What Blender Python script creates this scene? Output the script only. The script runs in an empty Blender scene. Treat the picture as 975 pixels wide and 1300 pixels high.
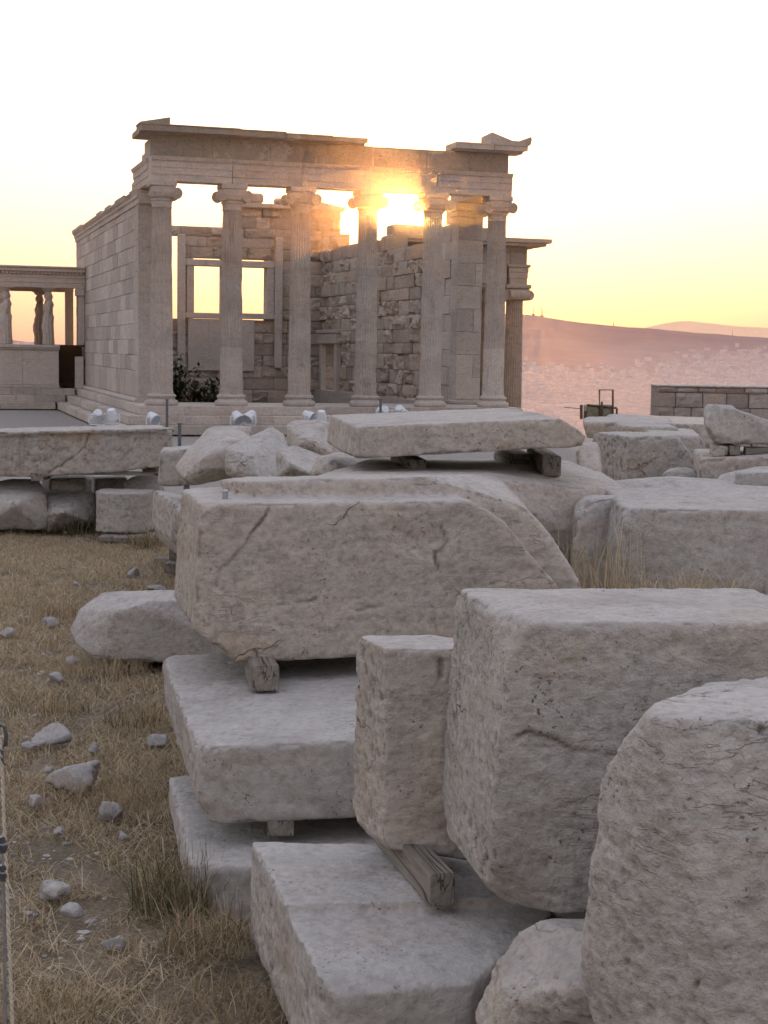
import bpy, bmesh, math, random
import numpy as np
from mathutils import Vector, Matrix
random.seed(7); rng = np.random.default_rng(7)
S = bpy.context.scene; C = S.collection
R = math.radians

# ------------------------------------------------------------------ camera
F = 1991.957; PITCH = .1018; ROLL = .016; EYE = 2.5
cp, sp, cr, sr = math.cos(PITCH), math.sin(PITCH), math.cos(ROLL), math.sin(ROLL)
R0 = Vector((1, 0, 0)); U0 = Vector((0, sp, cp)); F0 = Vector((0, cp, -sp))
cam = bpy.data.cameras.new('camera'); co = bpy.data.objects.new('camera', cam); C.objects.link(co)
cam.sensor_fit = 'VERTICAL'; cam.sensor_height = 24; cam.lens = 24 * F / 1300; cam.clip_start = .05; cam.clip_end = 40000
Rv = cr * R0 + sr * U0; Uv = cr * U0 - sr * R0
M = Matrix((Rv, Uv, -F0)).transposed().to_4x4(); M.translation = (0, 0, EYE); co.matrix_world = M
S.camera = co

def ray(px, py):
    a, b = px - 487.5, py - 650
    u = cr * a + sr * b; v = -sr * a + cr * b
    return R0 * u - U0 * v + F0 * F
def A(px, py, Y):                 # point of a sight line at a distance Y
    d = ray(px, py); return Vector((0, 0, EYE)) + d * (Y / d.y)
def G(px, py, z):                 # point of a sight line on a level z
    d = ray(px, py); return Vector((0, 0, EYE)) + d * ((z - EYE) / d.z)

# ------------------------------------------------------------------ numpy noise
def _h(ix, iy, iz, seed):
    n = (ix.astype(np.int64) * 374761393 + iy.astype(np.int64) * 668265263 + iz.astype(np.int64) * 2147483647 + seed * 974634777)
    n = (n ^ (n >> 13)) * 1274126177 & 0x7fffffff
    n = (n ^ (n >> 16)) & 0xffff
    return n / 65535.0
def vnoise(P, seed=0):
    i = np.floor(P); f = P - i; f = f * f * f * (f * (f * 6 - 15) + 10); i = i.astype(np.int64)
    r = 0
    for dx in (0, 1):
        wx = f[:, 0] if dx else 1 - f[:, 0]
        for dy in (0, 1):
            wy = f[:, 1] if dy else 1 - f[:, 1]
            for dz in (0, 1):
                wz = f[:, 2] if dz else 1 - f[:, 2]
                r = r + wx * wy * wz * _h(i[:, 0] + dx, i[:, 1] + dy, i[:, 2] + dz, seed)
    return r * 2 - 1
def fbm(P, scale, octs=4, seed=0, gain=.5):
    r = 0; a = 1; t = 0
    P = P * scale + 31.7 * seed
    for k in range(octs):
        r = r + a * vnoise(P, seed + k); t += a; a *= gain; P = P * 2.03 + 7.1
    return r / t
def sstep(a, b, x):
    t = np.clip((x - a) / (b - a), 0, 1); return t * t * (3 - 2 * t)

# ------------------------------------------------------------------ objects
def tag(o, label, cat, group=None, kind=None):
    if label: o['label'] = label
    if cat: o['category'] = cat
    if group: o['group'] = group
    if kind: o['kind'] = kind
    return o
def empty(name, loc, rz=0, label=None, cat=None, group=None):
    o = bpy.data.objects.new(name, None); C.objects.link(o); o.location = loc; o.rotation_euler = (0, 0, rz)
    return tag(o, label, cat, group)
def link(name, me, mat, parent=None, loc=None):
    o = bpy.data.objects.new(name, me); C.objects.link(o)
    if mat and not me.materials: me.materials.append(mat)
    if parent: o.parent = parent
    if loc is not None: o.location = loc
    return o

class MB:
    def __init__(s): s.v = []; s.f = []; s.t = []
    def add(s, vs, fs, tint=.5):
        n = len(s.v); s.v += [tuple(v) for v in vs]; s.f += [tuple(i + n for i in f) for f in fs]
        s.t += (list(tint) if hasattr(tint, '__len__') else [tint] * len(vs))
    def box(s, a, b, tint=.5, ch=0):
        x0, y0, z0 = a; x1, y1, z1 = b
        if ch <= 0:
            vs = [(x, y, z) for z in (z0, z1) for y in (y0, y1) for x in (x0, x1)]
            s.add(vs, [(0, 2, 3, 1), (4, 5, 7, 6), (0, 1, 5, 4), (2, 6, 7, 3), (0, 4, 6, 2), (1, 3, 7, 5)], tint)
        else:
            bm = bmesh.new(); bmesh.ops.create_cube(bm, size=1)
            for v in bm.verts: v.co = Vector(((x0 + x1) / 2 + v.co.x * (x1 - x0), (y0 + y1) / 2 + v.co.y * (y1 - y0), (z0 + z1) / 2 + v.co.z * (z1 - z0)))
            bmesh.ops.bevel(bm, geom=bm.edges[:], offset=ch, segments=1, affect='EDGES')
            bm.verts.index_update(); s.add([v.co.copy() for v in bm.verts], [[v.index for v in f.verts] for f in bm.faces], tint); bm.free()
    def tube(s, pts, r, n=8, tint=.5, cap=True):
        pts = [Vector(p) for p in pts]; rs = r if hasattr(r, '__len__') else [r] * len(pts)
        vs = []; up = Vector((0, 0, 1))
        for i, p in enumerate(pts):
            d = (pts[min(i + 1, len(pts) - 1)] - pts[max(i - 1, 0)]).normalized()
            a = d.cross(up if abs(d.z) < .95 else Vector((1, 0, 0))).normalized(); b = d.cross(a)
            for k in range(n):
                t = 2 * math.pi * k / n; vs.append(p + (a * math.cos(t) + b * math.sin(t)) * rs[i])
        fs = [(i * n + k, i * n + (k + 1) % n, (i + 1) * n + (k + 1) % n, (i + 1) * n + k) for i in range(len(pts) - 1) for k in range(n)]
        if cap: fs += [tuple(range(n))[::-1], tuple(range((len(pts) - 1) * n, len(pts) * n))]
        s.add(vs, fs, tint)
    def build(s, name, mat, parent=None, smooth=False, loc=None, kind=None):
        me = bpy.data.meshes.new(name)
        off = Vector(loc) if (loc is not None) else Vector((0, 0, 0))
        me.from_pydata([(v[0] - off.x, v[1] - off.y, v[2] - off.z) for v in s.v], [], s.f)
        at = me.attributes.new('tint', 'FLOAT', 'POINT'); at.data.foreach_set('value', s.t)
        if smooth: me.polygons.foreach_set('use_smooth', [True] * len(me.polygons))
        me.update()
        o = link(name, me, mat, parent, loc)
        if kind: o['kind'] = kind
        return o

# ------------------------------------------------------------------ materials
def new_mat(name):
    m = bpy.data.materials.new(name); m.use_nodes = True
    nt = m.node_tree; b = nt.nodes['Principled BSDF']; return m, nt, b
class NB:
    def __init__(s, nt): s.nt = nt
    def n(s, t, **kw):
        n = s.nt.nodes.new(t)
        for k, v in kw.items(): setattr(n, k, v)
        return n
    def L(s, a, b): s.nt.links.new(a, b)
    def val(s, x, sock):
        if isinstance(x, (int, float, tuple, list)): sock.default_value = x
        else: s.L(x, sock)
    def math(s, op, a, b=None, clamp=False):
        n = s.n('ShaderNodeMath', operation=op, use_clamp=clamp); s.val(a, n.inputs[0])
        if b is not None: s.val(b, n.inputs[1])
        return n.outputs[0]
    def noise(s, vec, scale, detail=4, rough=.55, dist=0):
        n = s.n('ShaderNodeTexNoise'); s.L(vec, n.inputs['Vector']); n.inputs['Scale'].default_value = scale
        n.inputs['Detail'].default_value = detail; n.inputs['Roughness'].default_value = rough; n.inputs['Distortion'].default_value = dist
        return n.outputs['Fac']
    def vmul(s, vec, v):
        n = s.n('ShaderNodeVectorMath', operation='MULTIPLY'); s.L(vec, n.inputs[0]); n.inputs[1].default_value = v; return n.outputs[0]
    def ramp(s, fac, stops, interp='LINEAR'):
        n = s.n('ShaderNodeValToRGB'); cr_ = n.color_ramp; cr_.interpolation = interp
        while len(cr_.elements) < len(stops): cr_.elements.new(.5)
        for e, (p, c) in zip(cr_.elements, stops):
            e.position = p; e.color = (c, c, c, 1) if isinstance(c, (int, float)) else (*c, 1)
        s.L(fac, n.inputs[0]); return n.outputs[0]
    def mapr(s, x, a, b, c=0, d=1):
        n = s.n('ShaderNodeMapRange', interpolation_type='SMOOTHSTEP'); s.L(x, n.inputs[0])
        for i, v in enumerate((a, b, c, d)): n.inputs[i + 1].default_value = v
        return n.outputs[0]
    def mix(s, fac, a, b, blend='MIX'):
        n = s.n('ShaderNodeMix', data_type='RGBA', blend_type=blend); s.val(fac, n.inputs[0])
        s.val((*a, 1) if isinstance(a, tuple) and len(a) == 3 else a, n.inputs[6]); s.val((*b, 1) if isinstance(b, tuple) and len(b) == 3 else b, n.inputs[7])
        return n.outputs[2]
    def bump(s, h, dist, strength=1, nrm=None):
        n = s.n('ShaderNodeBump'); s.L(h, n.inputs['Height']); n.inputs['Distance'].default_value = dist; n.inputs['Strength'].default_value = strength
        if nrm is not None: s.L(nrm, n.inputs['Normal'])
        return n.outputs[0]

def stone(name, c1, c2, rust=(.34, .19, .12), rustamt=.35, k=1.0, crack=1.0, pit=1.0, topgrey=.5, tint=0.0, cav_shade_blotch=1.0, bump=1.0, joints=False):
    m, nt, b = new_mat(name); q = NB(nt)
    tc = q.n('ShaderNodeTexCoord'); oi = q.n('ShaderNodeObjectInfo')
    vm = q.n('ShaderNodeVectorMath', operation='ADD'); cb = q.n('ShaderNodeCombineXYZ')
    r1 = q.math('MULTIPLY', oi.outputs['Random'], 57.3); 
    for i in range(3): q.L(r1, cb.inputs[i])
    q.L(tc.outputs['Object'], vm.inputs[0]); q.L(cb.outputs[0], vm.inputs[1]); P = vm.outputs[0]
    big = q.noise(P, .9 * k, 3, .6, .4)
    col = q.mix(q.mapr(big, .35, .65), c1, c2)
    # bands of rust and warm staining, lying roughly level
    Pz = q.vmul(P, (1.0, 1.0, 3.2))
    st = q.noise(Pz, 1.6 * k, 6, .62, .8)
    col = q.mix(q.math('MULTIPLY', q.mapr(st, .52, .72), rustamt), col, rust)
    # dark run-off streaks and pale fresh breaks
    sk = q.noise(q.vmul(P, (5.0, 5.0, .7)), 1.3 * k, 4, .6); sd_ = q.noise(P, .7 * k, 2, .5)
    col = q.mix(q.math('MULTIPLY', q.math('MULTIPLY', q.mapr(sk, .54, .70), q.mapr(sd_, .45, .60)), .45), col, (.17, .155, .145))
    fb = q.noise(P, .55 * k, 5, .7, .3)
    col = q.mix(q.math('MULTIPLY', q.mapr(fb, .58, .64), .5), col, (.46, .43, .39))
    oc = q.noise(P, 1.15 * k, 5, .65, .2)
    col = q.mix(q.math('MULTIPLY', q.mapr(oc, .56, .68), .30), col, (.40, .28, .17))
    # light lime bloom
    bl = q.noise(P, 3.1 * k, 3, .7, .2)
    col = q.mix(q.math('MULTIPLY', q.mapr(bl, .56, .75), .35), col, (.52, .50, .47))
    # grey weathering on upward faces
    ge = q.n('ShaderNodeNewGeometry'); sx = q.n('ShaderNodeSeparateXYZ'); q.L(ge.outputs['Normal'], sx.inputs[0])
    up = q.mapr(sx.outputs[2], .3, .95, 0, topgrey)
    col = q.mix(up, col, (.43, .425, .43))
    # fine mottling
    fine = q.noise(P, 26 * k, 4, .7)
    col = q.mix(1.0, col, q.ramp(fine, [(.25, .77), (.5, 1.0), (.75, 1.15)]), 'MULTIPLY')
    med = q.noise(q.vmul(P, (1, 1, 1.8)), 6 * k, 4, .68)
    col = q.mix(1.0, col, q.ramp(med, [(.3, .87), (.55, 1.02), (.8, 1.10)]), 'MULTIPLY')
    # lichen specks
    sp_ = q.noise(P, 60 * k, 2, .5); spm = q.noise(P, 4 * k, 3, .6)
    speck = q.math('MULTIPLY', q.mapr(sp_, .63, .69), q.mapr(spm, .48, .62))
    col = q.mix(q.math('MULTIPLY', speck, .8), col, (.07, .065, .06))
    # contour-line cracks / veins
    cn = q.noise(q.vmul(P, (1, 1, 1.9)), .8 * k, 5, .55, .35)
    ln = q.math('ABSOLUTE', q.math('SUBTRACT', cn, .5)); 
    line = q.math('SUBTRACT', 1.0, q.mapr(ln, .0008, .0045))
    cmask = q.mapr(q.noise(P, 1.7 * k, 3, .6), .53, .66)
    line = q.math('MULTIPLY', line, cmask)
    cn2 = q.noise(q.vmul(P, (1, 1, 3.6)), 1.5 * k, 5, .62, .3)
    line2 = q.math('MULTIPLY', q.math('SUBTRACT', 1.0, q.mapr(q.math('ABSOLUTE', q.math('SUBTRACT', cn2, .47)), .002, .010)), q.mapr(q.noise(P, 1.3 * k, 2, .6), .52, .66))
    allc = q.math('MULTIPLY', q.math('MAXIMUM', line, q.math('MULTIPLY', line2, .38)), crack)
    col = q.mix(q.math('MULTIPLY', allc, .62), col, (.10, .075, .06))
    # pecked tooling
    vo = q.n('ShaderNodeTexVoronoi', feature='SMOOTH_F1'); q.L(q.vmul(P, (1, 1, .6)), vo.inputs['Vector']); vo.inputs['Scale'].default_value = 24 * k
    pm = q.mapr(q.noise(P, 1.1 * k, 2, .5), .42, .6)
    pits = q.math('MULTIPLY', q.mapr(vo.outputs['Distance'], .05, .42), pm)
    pits = q.math('MULTIPLY', pits, pit)
    # per-vertex recess shade and blotches darken the colour; then the tint
    at = q.n('ShaderNodeAttribute', attribute_name='cav_shade_blotch')
    if cav_shade_blotch > 0: col = q.mix(q.math('MULTIPLY', at.outputs['Fac'], cav_shade_blotch * .7, True), col, (.10, .075, .055))
    if tint > 0:
        at2 = q.n('ShaderNodeAttribute', attribute_name='tint')
        col = q.mix(1.0, col, q.ramp(at2.outputs['Fac'], [(0, 1 - tint), (.5, 1.0), (1, 1 + tint)]), 'MULTIPLY')
    q.L(col, b.inputs['Base Color']); b.inputs['Roughness'].default_value = .92; b.inputs['Specular IOR Level'].default_value = .2
    h = q.math('ADD', q.math('MULTIPLY', fine, .70), q.math('MULTIPLY', med, .60))
    h = q.math('SUBTRACT', h, q.math('MULTIPLY', allc, .8))
    h = q.math('ADD', h, q.math('MULTIPLY', pits, .45))
    h = q.math('ADD', h, q.math('MULTIPLY', q.noise(P, 110 * k, 2, .6), .24))
    h = q.math('ADD', h, q.math('MULTIPLY', st, .5))
    q.L(q.bump(h, .020 / k * bump, .8), b.inputs['Normal'])
    return m

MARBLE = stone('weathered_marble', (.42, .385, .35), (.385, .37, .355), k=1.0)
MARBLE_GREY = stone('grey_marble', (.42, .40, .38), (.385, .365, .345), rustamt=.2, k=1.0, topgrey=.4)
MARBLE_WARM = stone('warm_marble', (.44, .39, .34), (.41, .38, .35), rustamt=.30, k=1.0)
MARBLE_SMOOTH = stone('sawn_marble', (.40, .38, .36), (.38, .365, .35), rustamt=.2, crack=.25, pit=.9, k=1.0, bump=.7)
TEMPLE = stone('temple_marble', (.47, .41, .365), (.43, .385, .35), rustamt=.22, k=.7, crack=.5, tint=.34, topgrey=.2, cav_shade_blotch=0, bump=1.1)
TEMPLE_RUST = stone('burnt_temple_marble', (.43, .345, .285), (.38, .32, .27), rust=(.27, .15, .09), rustamt=.5, k=.7, tint=.35, topgrey=.2, cav_shade_blotch=0, bump=1.5)
FRIEZE = stone('dark_limestone', (.24, .225, .21), (.27, .25, .22), rustamt=.1, k=.7, crack=.3, tint=.2, topgrey=.1, cav_shade_blotch=0)
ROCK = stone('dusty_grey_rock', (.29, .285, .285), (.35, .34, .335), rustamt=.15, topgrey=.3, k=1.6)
GREYWALL = stone('ruin_wall_stone', (.30, .27, .25), (.27, .255, .25), rustamt=.15, k=.6, tint=.35, crack=1, cav_shade_blotch=0)

def wood_mat():
    m, nt, b = new_mat('grey_timber'); q = NB(nt); tc = q.n('ShaderNodeTexCoord')
    P = q.vmul(tc.outputs['Object'], (30, 2.2, 30))
    g = q.noise(P, 1, 6, .65, .5); col = q.ramp(g, [(.3, (.12, .105, .09)), (.5, (.20, .18, .155)), (.7, (.28, .26, .23))])
    P2 = q.vmul(tc.outputs['Object'], (22, .8, 6)); c = q.noise(P2, 1, 2, .5)
    cl = q.math('SUBTRACT', 1.0, q.mapr(q.math('ABSOLUTE', q.math('SUBTRACT', c, .5)), .004, .02))
    col = q.mix(q.math('MULTIPLY', cl, .8), col, (.015, .012, .01))
    q.L(col, b.inputs['Base Color']); b.inputs['Roughness'].default_value = .9
    q.L(q.bump(q.math('SUBTRACT', g, cl), .003, .7), b.inputs['Normal']); return m
WOOD = wood_mat()
def flat(name, col, rough=.6, metal=0, noise=.15, sc=30):
    m, nt, b = new_mat(name); q = NB(nt); tc = q.n('ShaderNodeTexCoord')
    n = q.noise(tc.outputs['Object'], sc, 5, .6)
    q.L(q.mix(1.0, (*col, 1), q.ramp(n, [(.3, 1 - noise), (.7, 1 + noise)]), 'MULTIPLY'), b.inputs['Base Color'])
    b.inputs['Roughness'].default_value = rough; b.inputs['Metallic'].default_value = metal; return m
IRON = flat('rusty_iron', (.09, .06, .05), .7, .3, .4)
GALV = flat('galvanised_steel', (.32, .34, .37), .45, .7, .25, 60)
WHITE = flat('white_enamel', (.60, .63, .68), .35, 0, .08, 12)
LENS = flat('lamp_glass', (.38, .42, .48), .12, 0, .05, 12)
CORD = flat('pale_cord', (.50, .46, .38), .8, 0, .25, 200)
STEELROD = flat('dark_steel', (.14, .15, .17), .4, .8, .2, 80)
BLACK = flat('opening_shade_black', (.003, .003, .004), .9, 0, .3, 5)  # near-black stands in for the shade inside the doorway and dowel holes

# ------------------------------------------------------------------ rock engine
def hull_bm(pts, bm=None):
    bm = bm or bmesh.new(); vs = [bm.verts.new(p) for p in pts]
    r = bmesh.ops.convex_hull(bm, input=vs)
    junk = [g for g in r['geom_interior'] + r['geom_unused'] if isinstance(g, bmesh.types.BMVert) and g.is_valid]
    if junk: bmesh.ops.delete(bm, geom=list(set(junk)), context='VERTS')
    return bm
def rock(name, hulls, vox=.02, mat=None, label=None, cat='marble block', group=None, seed=0, chips=6, chipsize=.06, warp=.02, rough=.006,
         pits=.5, strata=.4, round_=1, edge=.5, parent=None, notches=(), cracks=()):
    rnd = random.Random(seed * 13 + 5); parts = []
    for pts in hulls:
        bm = hull_bm([Vector(p) for p in pts]); cen = sum((v.co for v in bm.verts), Vector()) / len(bm.verts)
        vs = [v.co.copy() for v in bm.verts]
        for _ in range(chips):
            c = rnd.choice(vs); d = (c - cen).normalized(); d = (d + Vector((rnd.gauss(0, .45), rnd.gauss(0, .45), rnd.gauss(0, .45)))).normalized()
            mx = max((v.co.dot(d) for v in bm.verts)); off = mx - chipsize * rnd.uniform(.3, 1.3)
            bmesh.ops.bisect_plane(bm, geom=bm.verts[:] + bm.edges[:] + bm.faces[:], plane_co=d * off, plane_no=d, clear_outer=True)
            bm2 = hull_bm([v.co.copy() for v in bm.verts]); bm.free(); bm = bm2
        parts.append(bm)
    me = bpy.data.meshes.new(name); j = bmesh.new()
    for bm in parts:
        t = bpy.data.meshes.new('t'); bm.to_mesh(t); j.from_mesh(t); bpy.data.meshes.remove(t); bm.free()
    bmesh.ops.recalc_face_normals(j, faces=j.faces[:]); j.to_mesh(me); j.free()
    tmp = bpy.data.objects.new('tmp', me); C.objects.link(tmp)
    md = tmp.modifiers.new('r', 'REMESH'); md.mode = 'VOXEL'; md.voxel_size = vox
    dg = bpy.context.evaluated_depsgraph_get(); me2 = bpy.data.meshes.new_from_object(tmp.evaluated_get(dg), depsgraph=dg)
    bpy.data.objects.remove(tmp); bpy.data.meshes.remove(me)
    n = len(me2.vertices); P = np.empty(n * 3); me2.vertices.foreach_get('co', P); P = P.reshape(-1, 3)
    E = np.empty(len(me2.edges) * 2, int); me2.edges.foreach_get('vertices', E); E = E.reshape(-1, 2)
    deg = np.bincount(E.ravel(), minlength=n).astype(float)[:, None]; deg[deg == 0] = 1
    def smooth(Q, it):
        for _ in range(it):
            Sm = np.zeros_like(Q)
            for a in range(3):
                Sm[:, a] = np.bincount(E[:, 0], Q[E[:, 1], a], n) + np.bincount(E[:, 1], Q[E[:, 0], a], n)
            Q = Q * .4 + .6 * Sm / deg
        return Q
    N0 = np.empty(n * 3); me2.vertices.foreach_get('normal', N0); N0 = smooth(N0.reshape(-1, 3), 3)
    N0 /= np.linalg.norm(N0, axis=1)[:, None] + 1e-9
    Psm = smooth(P, round_); Pbig = smooth(Psm, 11)
    m = sstep(.05, .5, fbm(P, 3.5, 4, seed + 3))[:, None] * edge
    Q = Psm * (1 - m * .3) + Pbig * m * .3
    conv = np.einsum('ij,ij->i', P - Pbig, N0)            # >0 on convex edges
    D = .55 * warp * fbm(P, .9, 3, seed + 11) + warp * .16 * fbm(P, 3.2, 3, seed + 12)
    st = fbm(P * np.array([1, 1, 4.0]), 2.2, 5, seed + 21, .6)
    ter = np.abs(((st * 5) % 1) - .5) * 2
    side = 1 - np.abs(N0[:, 2])
    D += strata * (.006 * st + .004 * (ter - .5)) * (side * .8 + .2)
    D += rough * fbm(P, 13, 5, seed + 31, .62)
    fr = fbm(P * np.array([1, 1, 1.6]), 3.2, 4, seed + 33, .6); D += warp * .42 * (np.floor(fr * 3.5 + .5) / 3.5) * sstep(.0, .35, fbm(P, .8, 2, seed + 35))
    leftish = sstep(.35, .8, -N0[:, 0]) if pits else 0
    pk = fbm(P * np.array([1, 1, .75]), 30, 2, seed + 41)
    pz = sstep(-.25, .3, fbm(P, 2.5, 3, seed + 43)); D += -pits * .010 * sstep(.05, .5, pk) * (leftish * (.35 + .65 * pz) + .24 * side * pz + .05)
    # bitten edges
    bite = sstep(.08, .3, fbm(P, 7.0, 4, seed + 51)) * sstep(.002, .016, conv)
    D -= .030 * bite * edge
    for (a, b_, w, dep) in notches:                       # cut slots: segment a-b, half width, depth
        a = np.array(a); b_ = np.array(b_); ab = b_ - a; t = np.clip(((Q - a) @ ab) / (ab @ ab), 0, 1)
        dd = np.linalg.norm(Q - (a + t[:, None] * ab), axis=1); D -= dep * (1 - sstep(w * .7, w * 1.3, dd))
    ck = np.zeros(n)
    for ci, line in enumerate(cracks):                    # open cracks: jagged lines pressed into the face
        pts = [np.array(p) for p in line]; fine = [pts[0]]
        for a, b_ in zip(pts, pts[1:]):
            k = max(2, int(np.linalg.norm(b_ - a) / .05))
            for t in range(1, k + 1): fine.append(a + (b_ - a) * t / k + (np.array([rnd.gauss(0, .009) for _ in range(3)]) if t < k else 0))
        dd = np.full(n, 9.)
        for a, b_ in zip(fine, fine[1:]):
            ab = b_ - a; near = np.abs(Q - a).max(1) < .35; t = np.clip(((Q[near] - a) @ ab) / (ab @ ab + 1e-9), 0, 1)
            dv = Q[near] - (a + t[:, None] * ab); dv[:, 1] *= .35; dd[near] = np.minimum(dd[near], np.linalg.norm(dv, axis=1))
        wv = vox * (.7 + .45 * sstep(-.3, .5, fbm(P, 5, 2, seed + 71 + ci))); ck = np.maximum(ck, (1 - sstep(.2, 1, dd / wv)) * sstep(-.9, -.2, fbm(P, 3, 2, seed + 81 + ci)))
    D -= ck * vox * .7
    Q = Q + N0 * D[:, None]
    zmin = P[:, 2].min(); Q[:, 2] = np.maximum(Q[:, 2], zmin)
    c = np.array([(Q[:, 0].min() + Q[:, 0].max()) / 2, (Q[:, 1].min() + Q[:, 1].max()) / 2, zmin])
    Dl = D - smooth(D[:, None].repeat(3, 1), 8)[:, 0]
    cav_shade_blotch = np.clip(-Dl / .006, 0, 1) * .8 + .25 * sstep(.1, .7, fbm(P, 2.5, 4, seed + 61))  # occlusion-like shade painted into pits and cracks, plus random blotches
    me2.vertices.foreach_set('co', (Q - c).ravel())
    cav_shade_blotch = np.maximum(cav_shade_blotch, ck * 1.25)
    at = me2.attributes.new('cav_shade_blotch', 'FLOAT', 'POINT'); at.data.foreach_set('value', cav_shade_blotch)
    me2.polygons.foreach_set('use_smooth', [True] * len(me2.polygons)); me2.name = name; me2.materials.clear(); me2.update()
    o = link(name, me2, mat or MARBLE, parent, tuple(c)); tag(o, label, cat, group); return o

def prism(front, Y, back, k=0.0, stretch=1.0, bottomshift=(0, 0), dz=0.0):
    """front: outline in pixels on an upright plane (Y at the first point, k = metres of depth per pixel to the right);
    back: where the first point's rear corner is seen; the outline is extruded that way, level."""
    x0 = front[0][0]; pts = [A(x, y, Y + k * (x - x0)) for x, y in front]
    b = G(back[0], back[1], pts[0].z); e = (b - pts[0]) * stretch; e.z = dz
    return pts + [p + e for p in pts]
# ------------------------------------------------------------------ the marble blocks in front
def rk(name, hulls, **kw): return rock(name, hulls, **kw)

def clamp():
    p = A(286, 630, 8.62); mb = MB(); mb.box((p.x - .012, p.y - .05, p.z - .05), (p.x + .014, p.y + .02, p.z + .035), .5, .003); return mb
# lower left slab, on the ground
rk('marble_slab', [prism([(241, 1101), (560, 1088), (560, 1180), (258, 1181), (240, 1140)], 6.85, (215, 985))], vox=.016, mat=MARBLE_SMOOTH, seed=1, chips=5, chipsize=.05, pits=.6,
   label='lowest smooth marble slab lying in the dry grass under the other slab of the left stack', cat='marble slab')
# slab above it
rk('marble_slab', [prism([(246, 948), (640, 934), (640, 1030), (450, 1038), (264, 1048), (250, 1020)], 7.06, (205, 832)),],
   vox=.014, mat=MARBLE_SMOOTH, seed=2, chips=5, chipsize=.04, pits=1.0, rough=.008,
   label='thick sawn marble slab with a rough tooled front edge, carrying the biggest marble block', cat='marble slab')
# the big block
bb = [(256, 642), (300, 640), (600, 636), (640, 662), (706, 742), (722, 800), (640, 812), (445, 836), (300, 840), (246, 800), (250, 720)]
rk('marble_block', [prism(bb, 8.30, (232, 622), k=.0004, stretch=1.25),
                    [A(270, 612, 8.62), A(590, 603, 8.8), A(640, 618, 8.8), A(290, 640, 8.62), A(640, 660, 8.8), A(700, 680, 8.8), A(738, 744, 8.75), A(745, 800, 8.75)] + [A(300, 605, 10.2), A(600, 603, 10.3), A(640, 612, 10.3), A(330, 640, 10.2), A(640, 650, 10.3)]],
   vox=.016, mat=MARBLE_WARM, seed=3, chips=8, chipsize=.07, warp=.03, strata=1.3, pits=.7, edge=.5,
   cracks=[[A(*p, 8.33) for p in ((342, 642), (326, 668), (300, 702), (276, 742), (250, 746))], [A(*p, 8.36) for p in ((455, 775), (500, 772), (545, 752), (600, 742), (650, 712), (690, 706))], [A(*p, 8.36) for p in ((262, 772), (330, 768), (400, 760))], [A(*p, 8.4) for p in ((560, 668), (568, 690), (552, 700), (556, 722))]],
   label='biggest marble block, long brown-pink face with a diagonal crack and a broken sloping right end', cat='marble block')
# bottom middle slab
BIG = [o for o in C.objects if o.name.startswith('marble_block')][-1]
_p = BIG.location.copy(); _m = clamp(); _m.v = [(v[0] - _p.x, v[1] - _p.y, v[2] - _p.z) for v in _m.v]; _m.build('iron_clamp', GALV, BIG)
dn = lambda p, z: Vector((p.x, p.y, z))
_a = [G(318, 1066, .45), G(360, 1148, .45), G(700, 1138, .45), G(700, 1075, .45)]
_b = [G(318, 1068, .43), G(404, 1240, .41), G(640, 1215, .40), G(700, 1172, .41), G(700, 1078, .42)]
_c = [G(427, 1266, .36), G(600, 1250, .36)]
rk('marble_slab', [_a + [dn(p, .2) for p in _a], _b + _c + [dn(p, 0) for p in _b] + [dn(p, 0) for p in _c]],
   vox=.012, mat=MARBLE_SMOOTH, seed=4, chips=3, chipsize=.02, pits=1.0, rough=.008, warp=.014,
   label='smooth flat marble slab at the bottom of the photo with a stepped rough front', cat='marble slab')
# narrow upright block
rk('marble_block', [prism([(490, 824), (640, 824), (640, 1098), (575, 1096), (500, 1086), (486, 1070)], 6.0, (449, 805)),
                    ],
   vox=.011, mat=MARBLE_WARM, seed=5, chips=6, chipsize=.045, pits=1.0, strata=1.0, edge=.55, warp=.014,
   notches=[(tuple(A(559, 840, 5.99)), tuple(A(559, 860, 5.99)), .014, .016)],
   label='narrow upright marble block with a short cut slot, standing on a grey beam', cat='marble block')
# front right block
rk('marble_block', [prism([(648, 790), (1080, 792), (1080, 1150), (750, 1146), (655, 1163), (628, 1140), (626, 1060), (640, 900)], 5.2, (592, 754), stretch=1.25)],
   vox=.012, mat=MARBLE_GREY, seed=6, chips=7, chipsize=.06, pits=1.0, strata=1.2, warp=.022, edge=.5,
   cracks=[[A(*p, 5.21) for p in ((655, 934), (668, 927), (700, 936), (726, 950), (775, 957), (800, 950))], [A(*p, 5.21) for p in ((797, 930), (820, 940), (835, 960))]],
   label='large pale marble block with a pitted left face and a level crack across its front', cat='marble block')
# low rock under it
rk('marble_rock', [[G(659, 1166, .63), G(790, 1166, .63), G(640, 1195, .60), G(612, 1240, .50), G(590, 1300, .34), A(570, 1400, 4.85), A(900, 1420, 4.5), A(880, 1200, 4.7), A(760, 1225, 4.62), A(700, 1235, 4.7),
                    A(700, 1180, 5.7), A(900, 1170, 5.7), A(640, 1330, 5.4), A(900, 1390, 5.6), (.30, 4.9, 0), (1.1, 4.6, 0), (.36, 5.4, 0), (1.1, 5.6, 0)]],
   vox=.012, mat=MARBLE_WARM, seed=7, chips=12, chipsize=.11, warp=.11, strata=1.3, edge=.6,
   label='lumpy brownish marble rock squeezed under the large pale block at the bottom', cat='marble rock')
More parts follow.
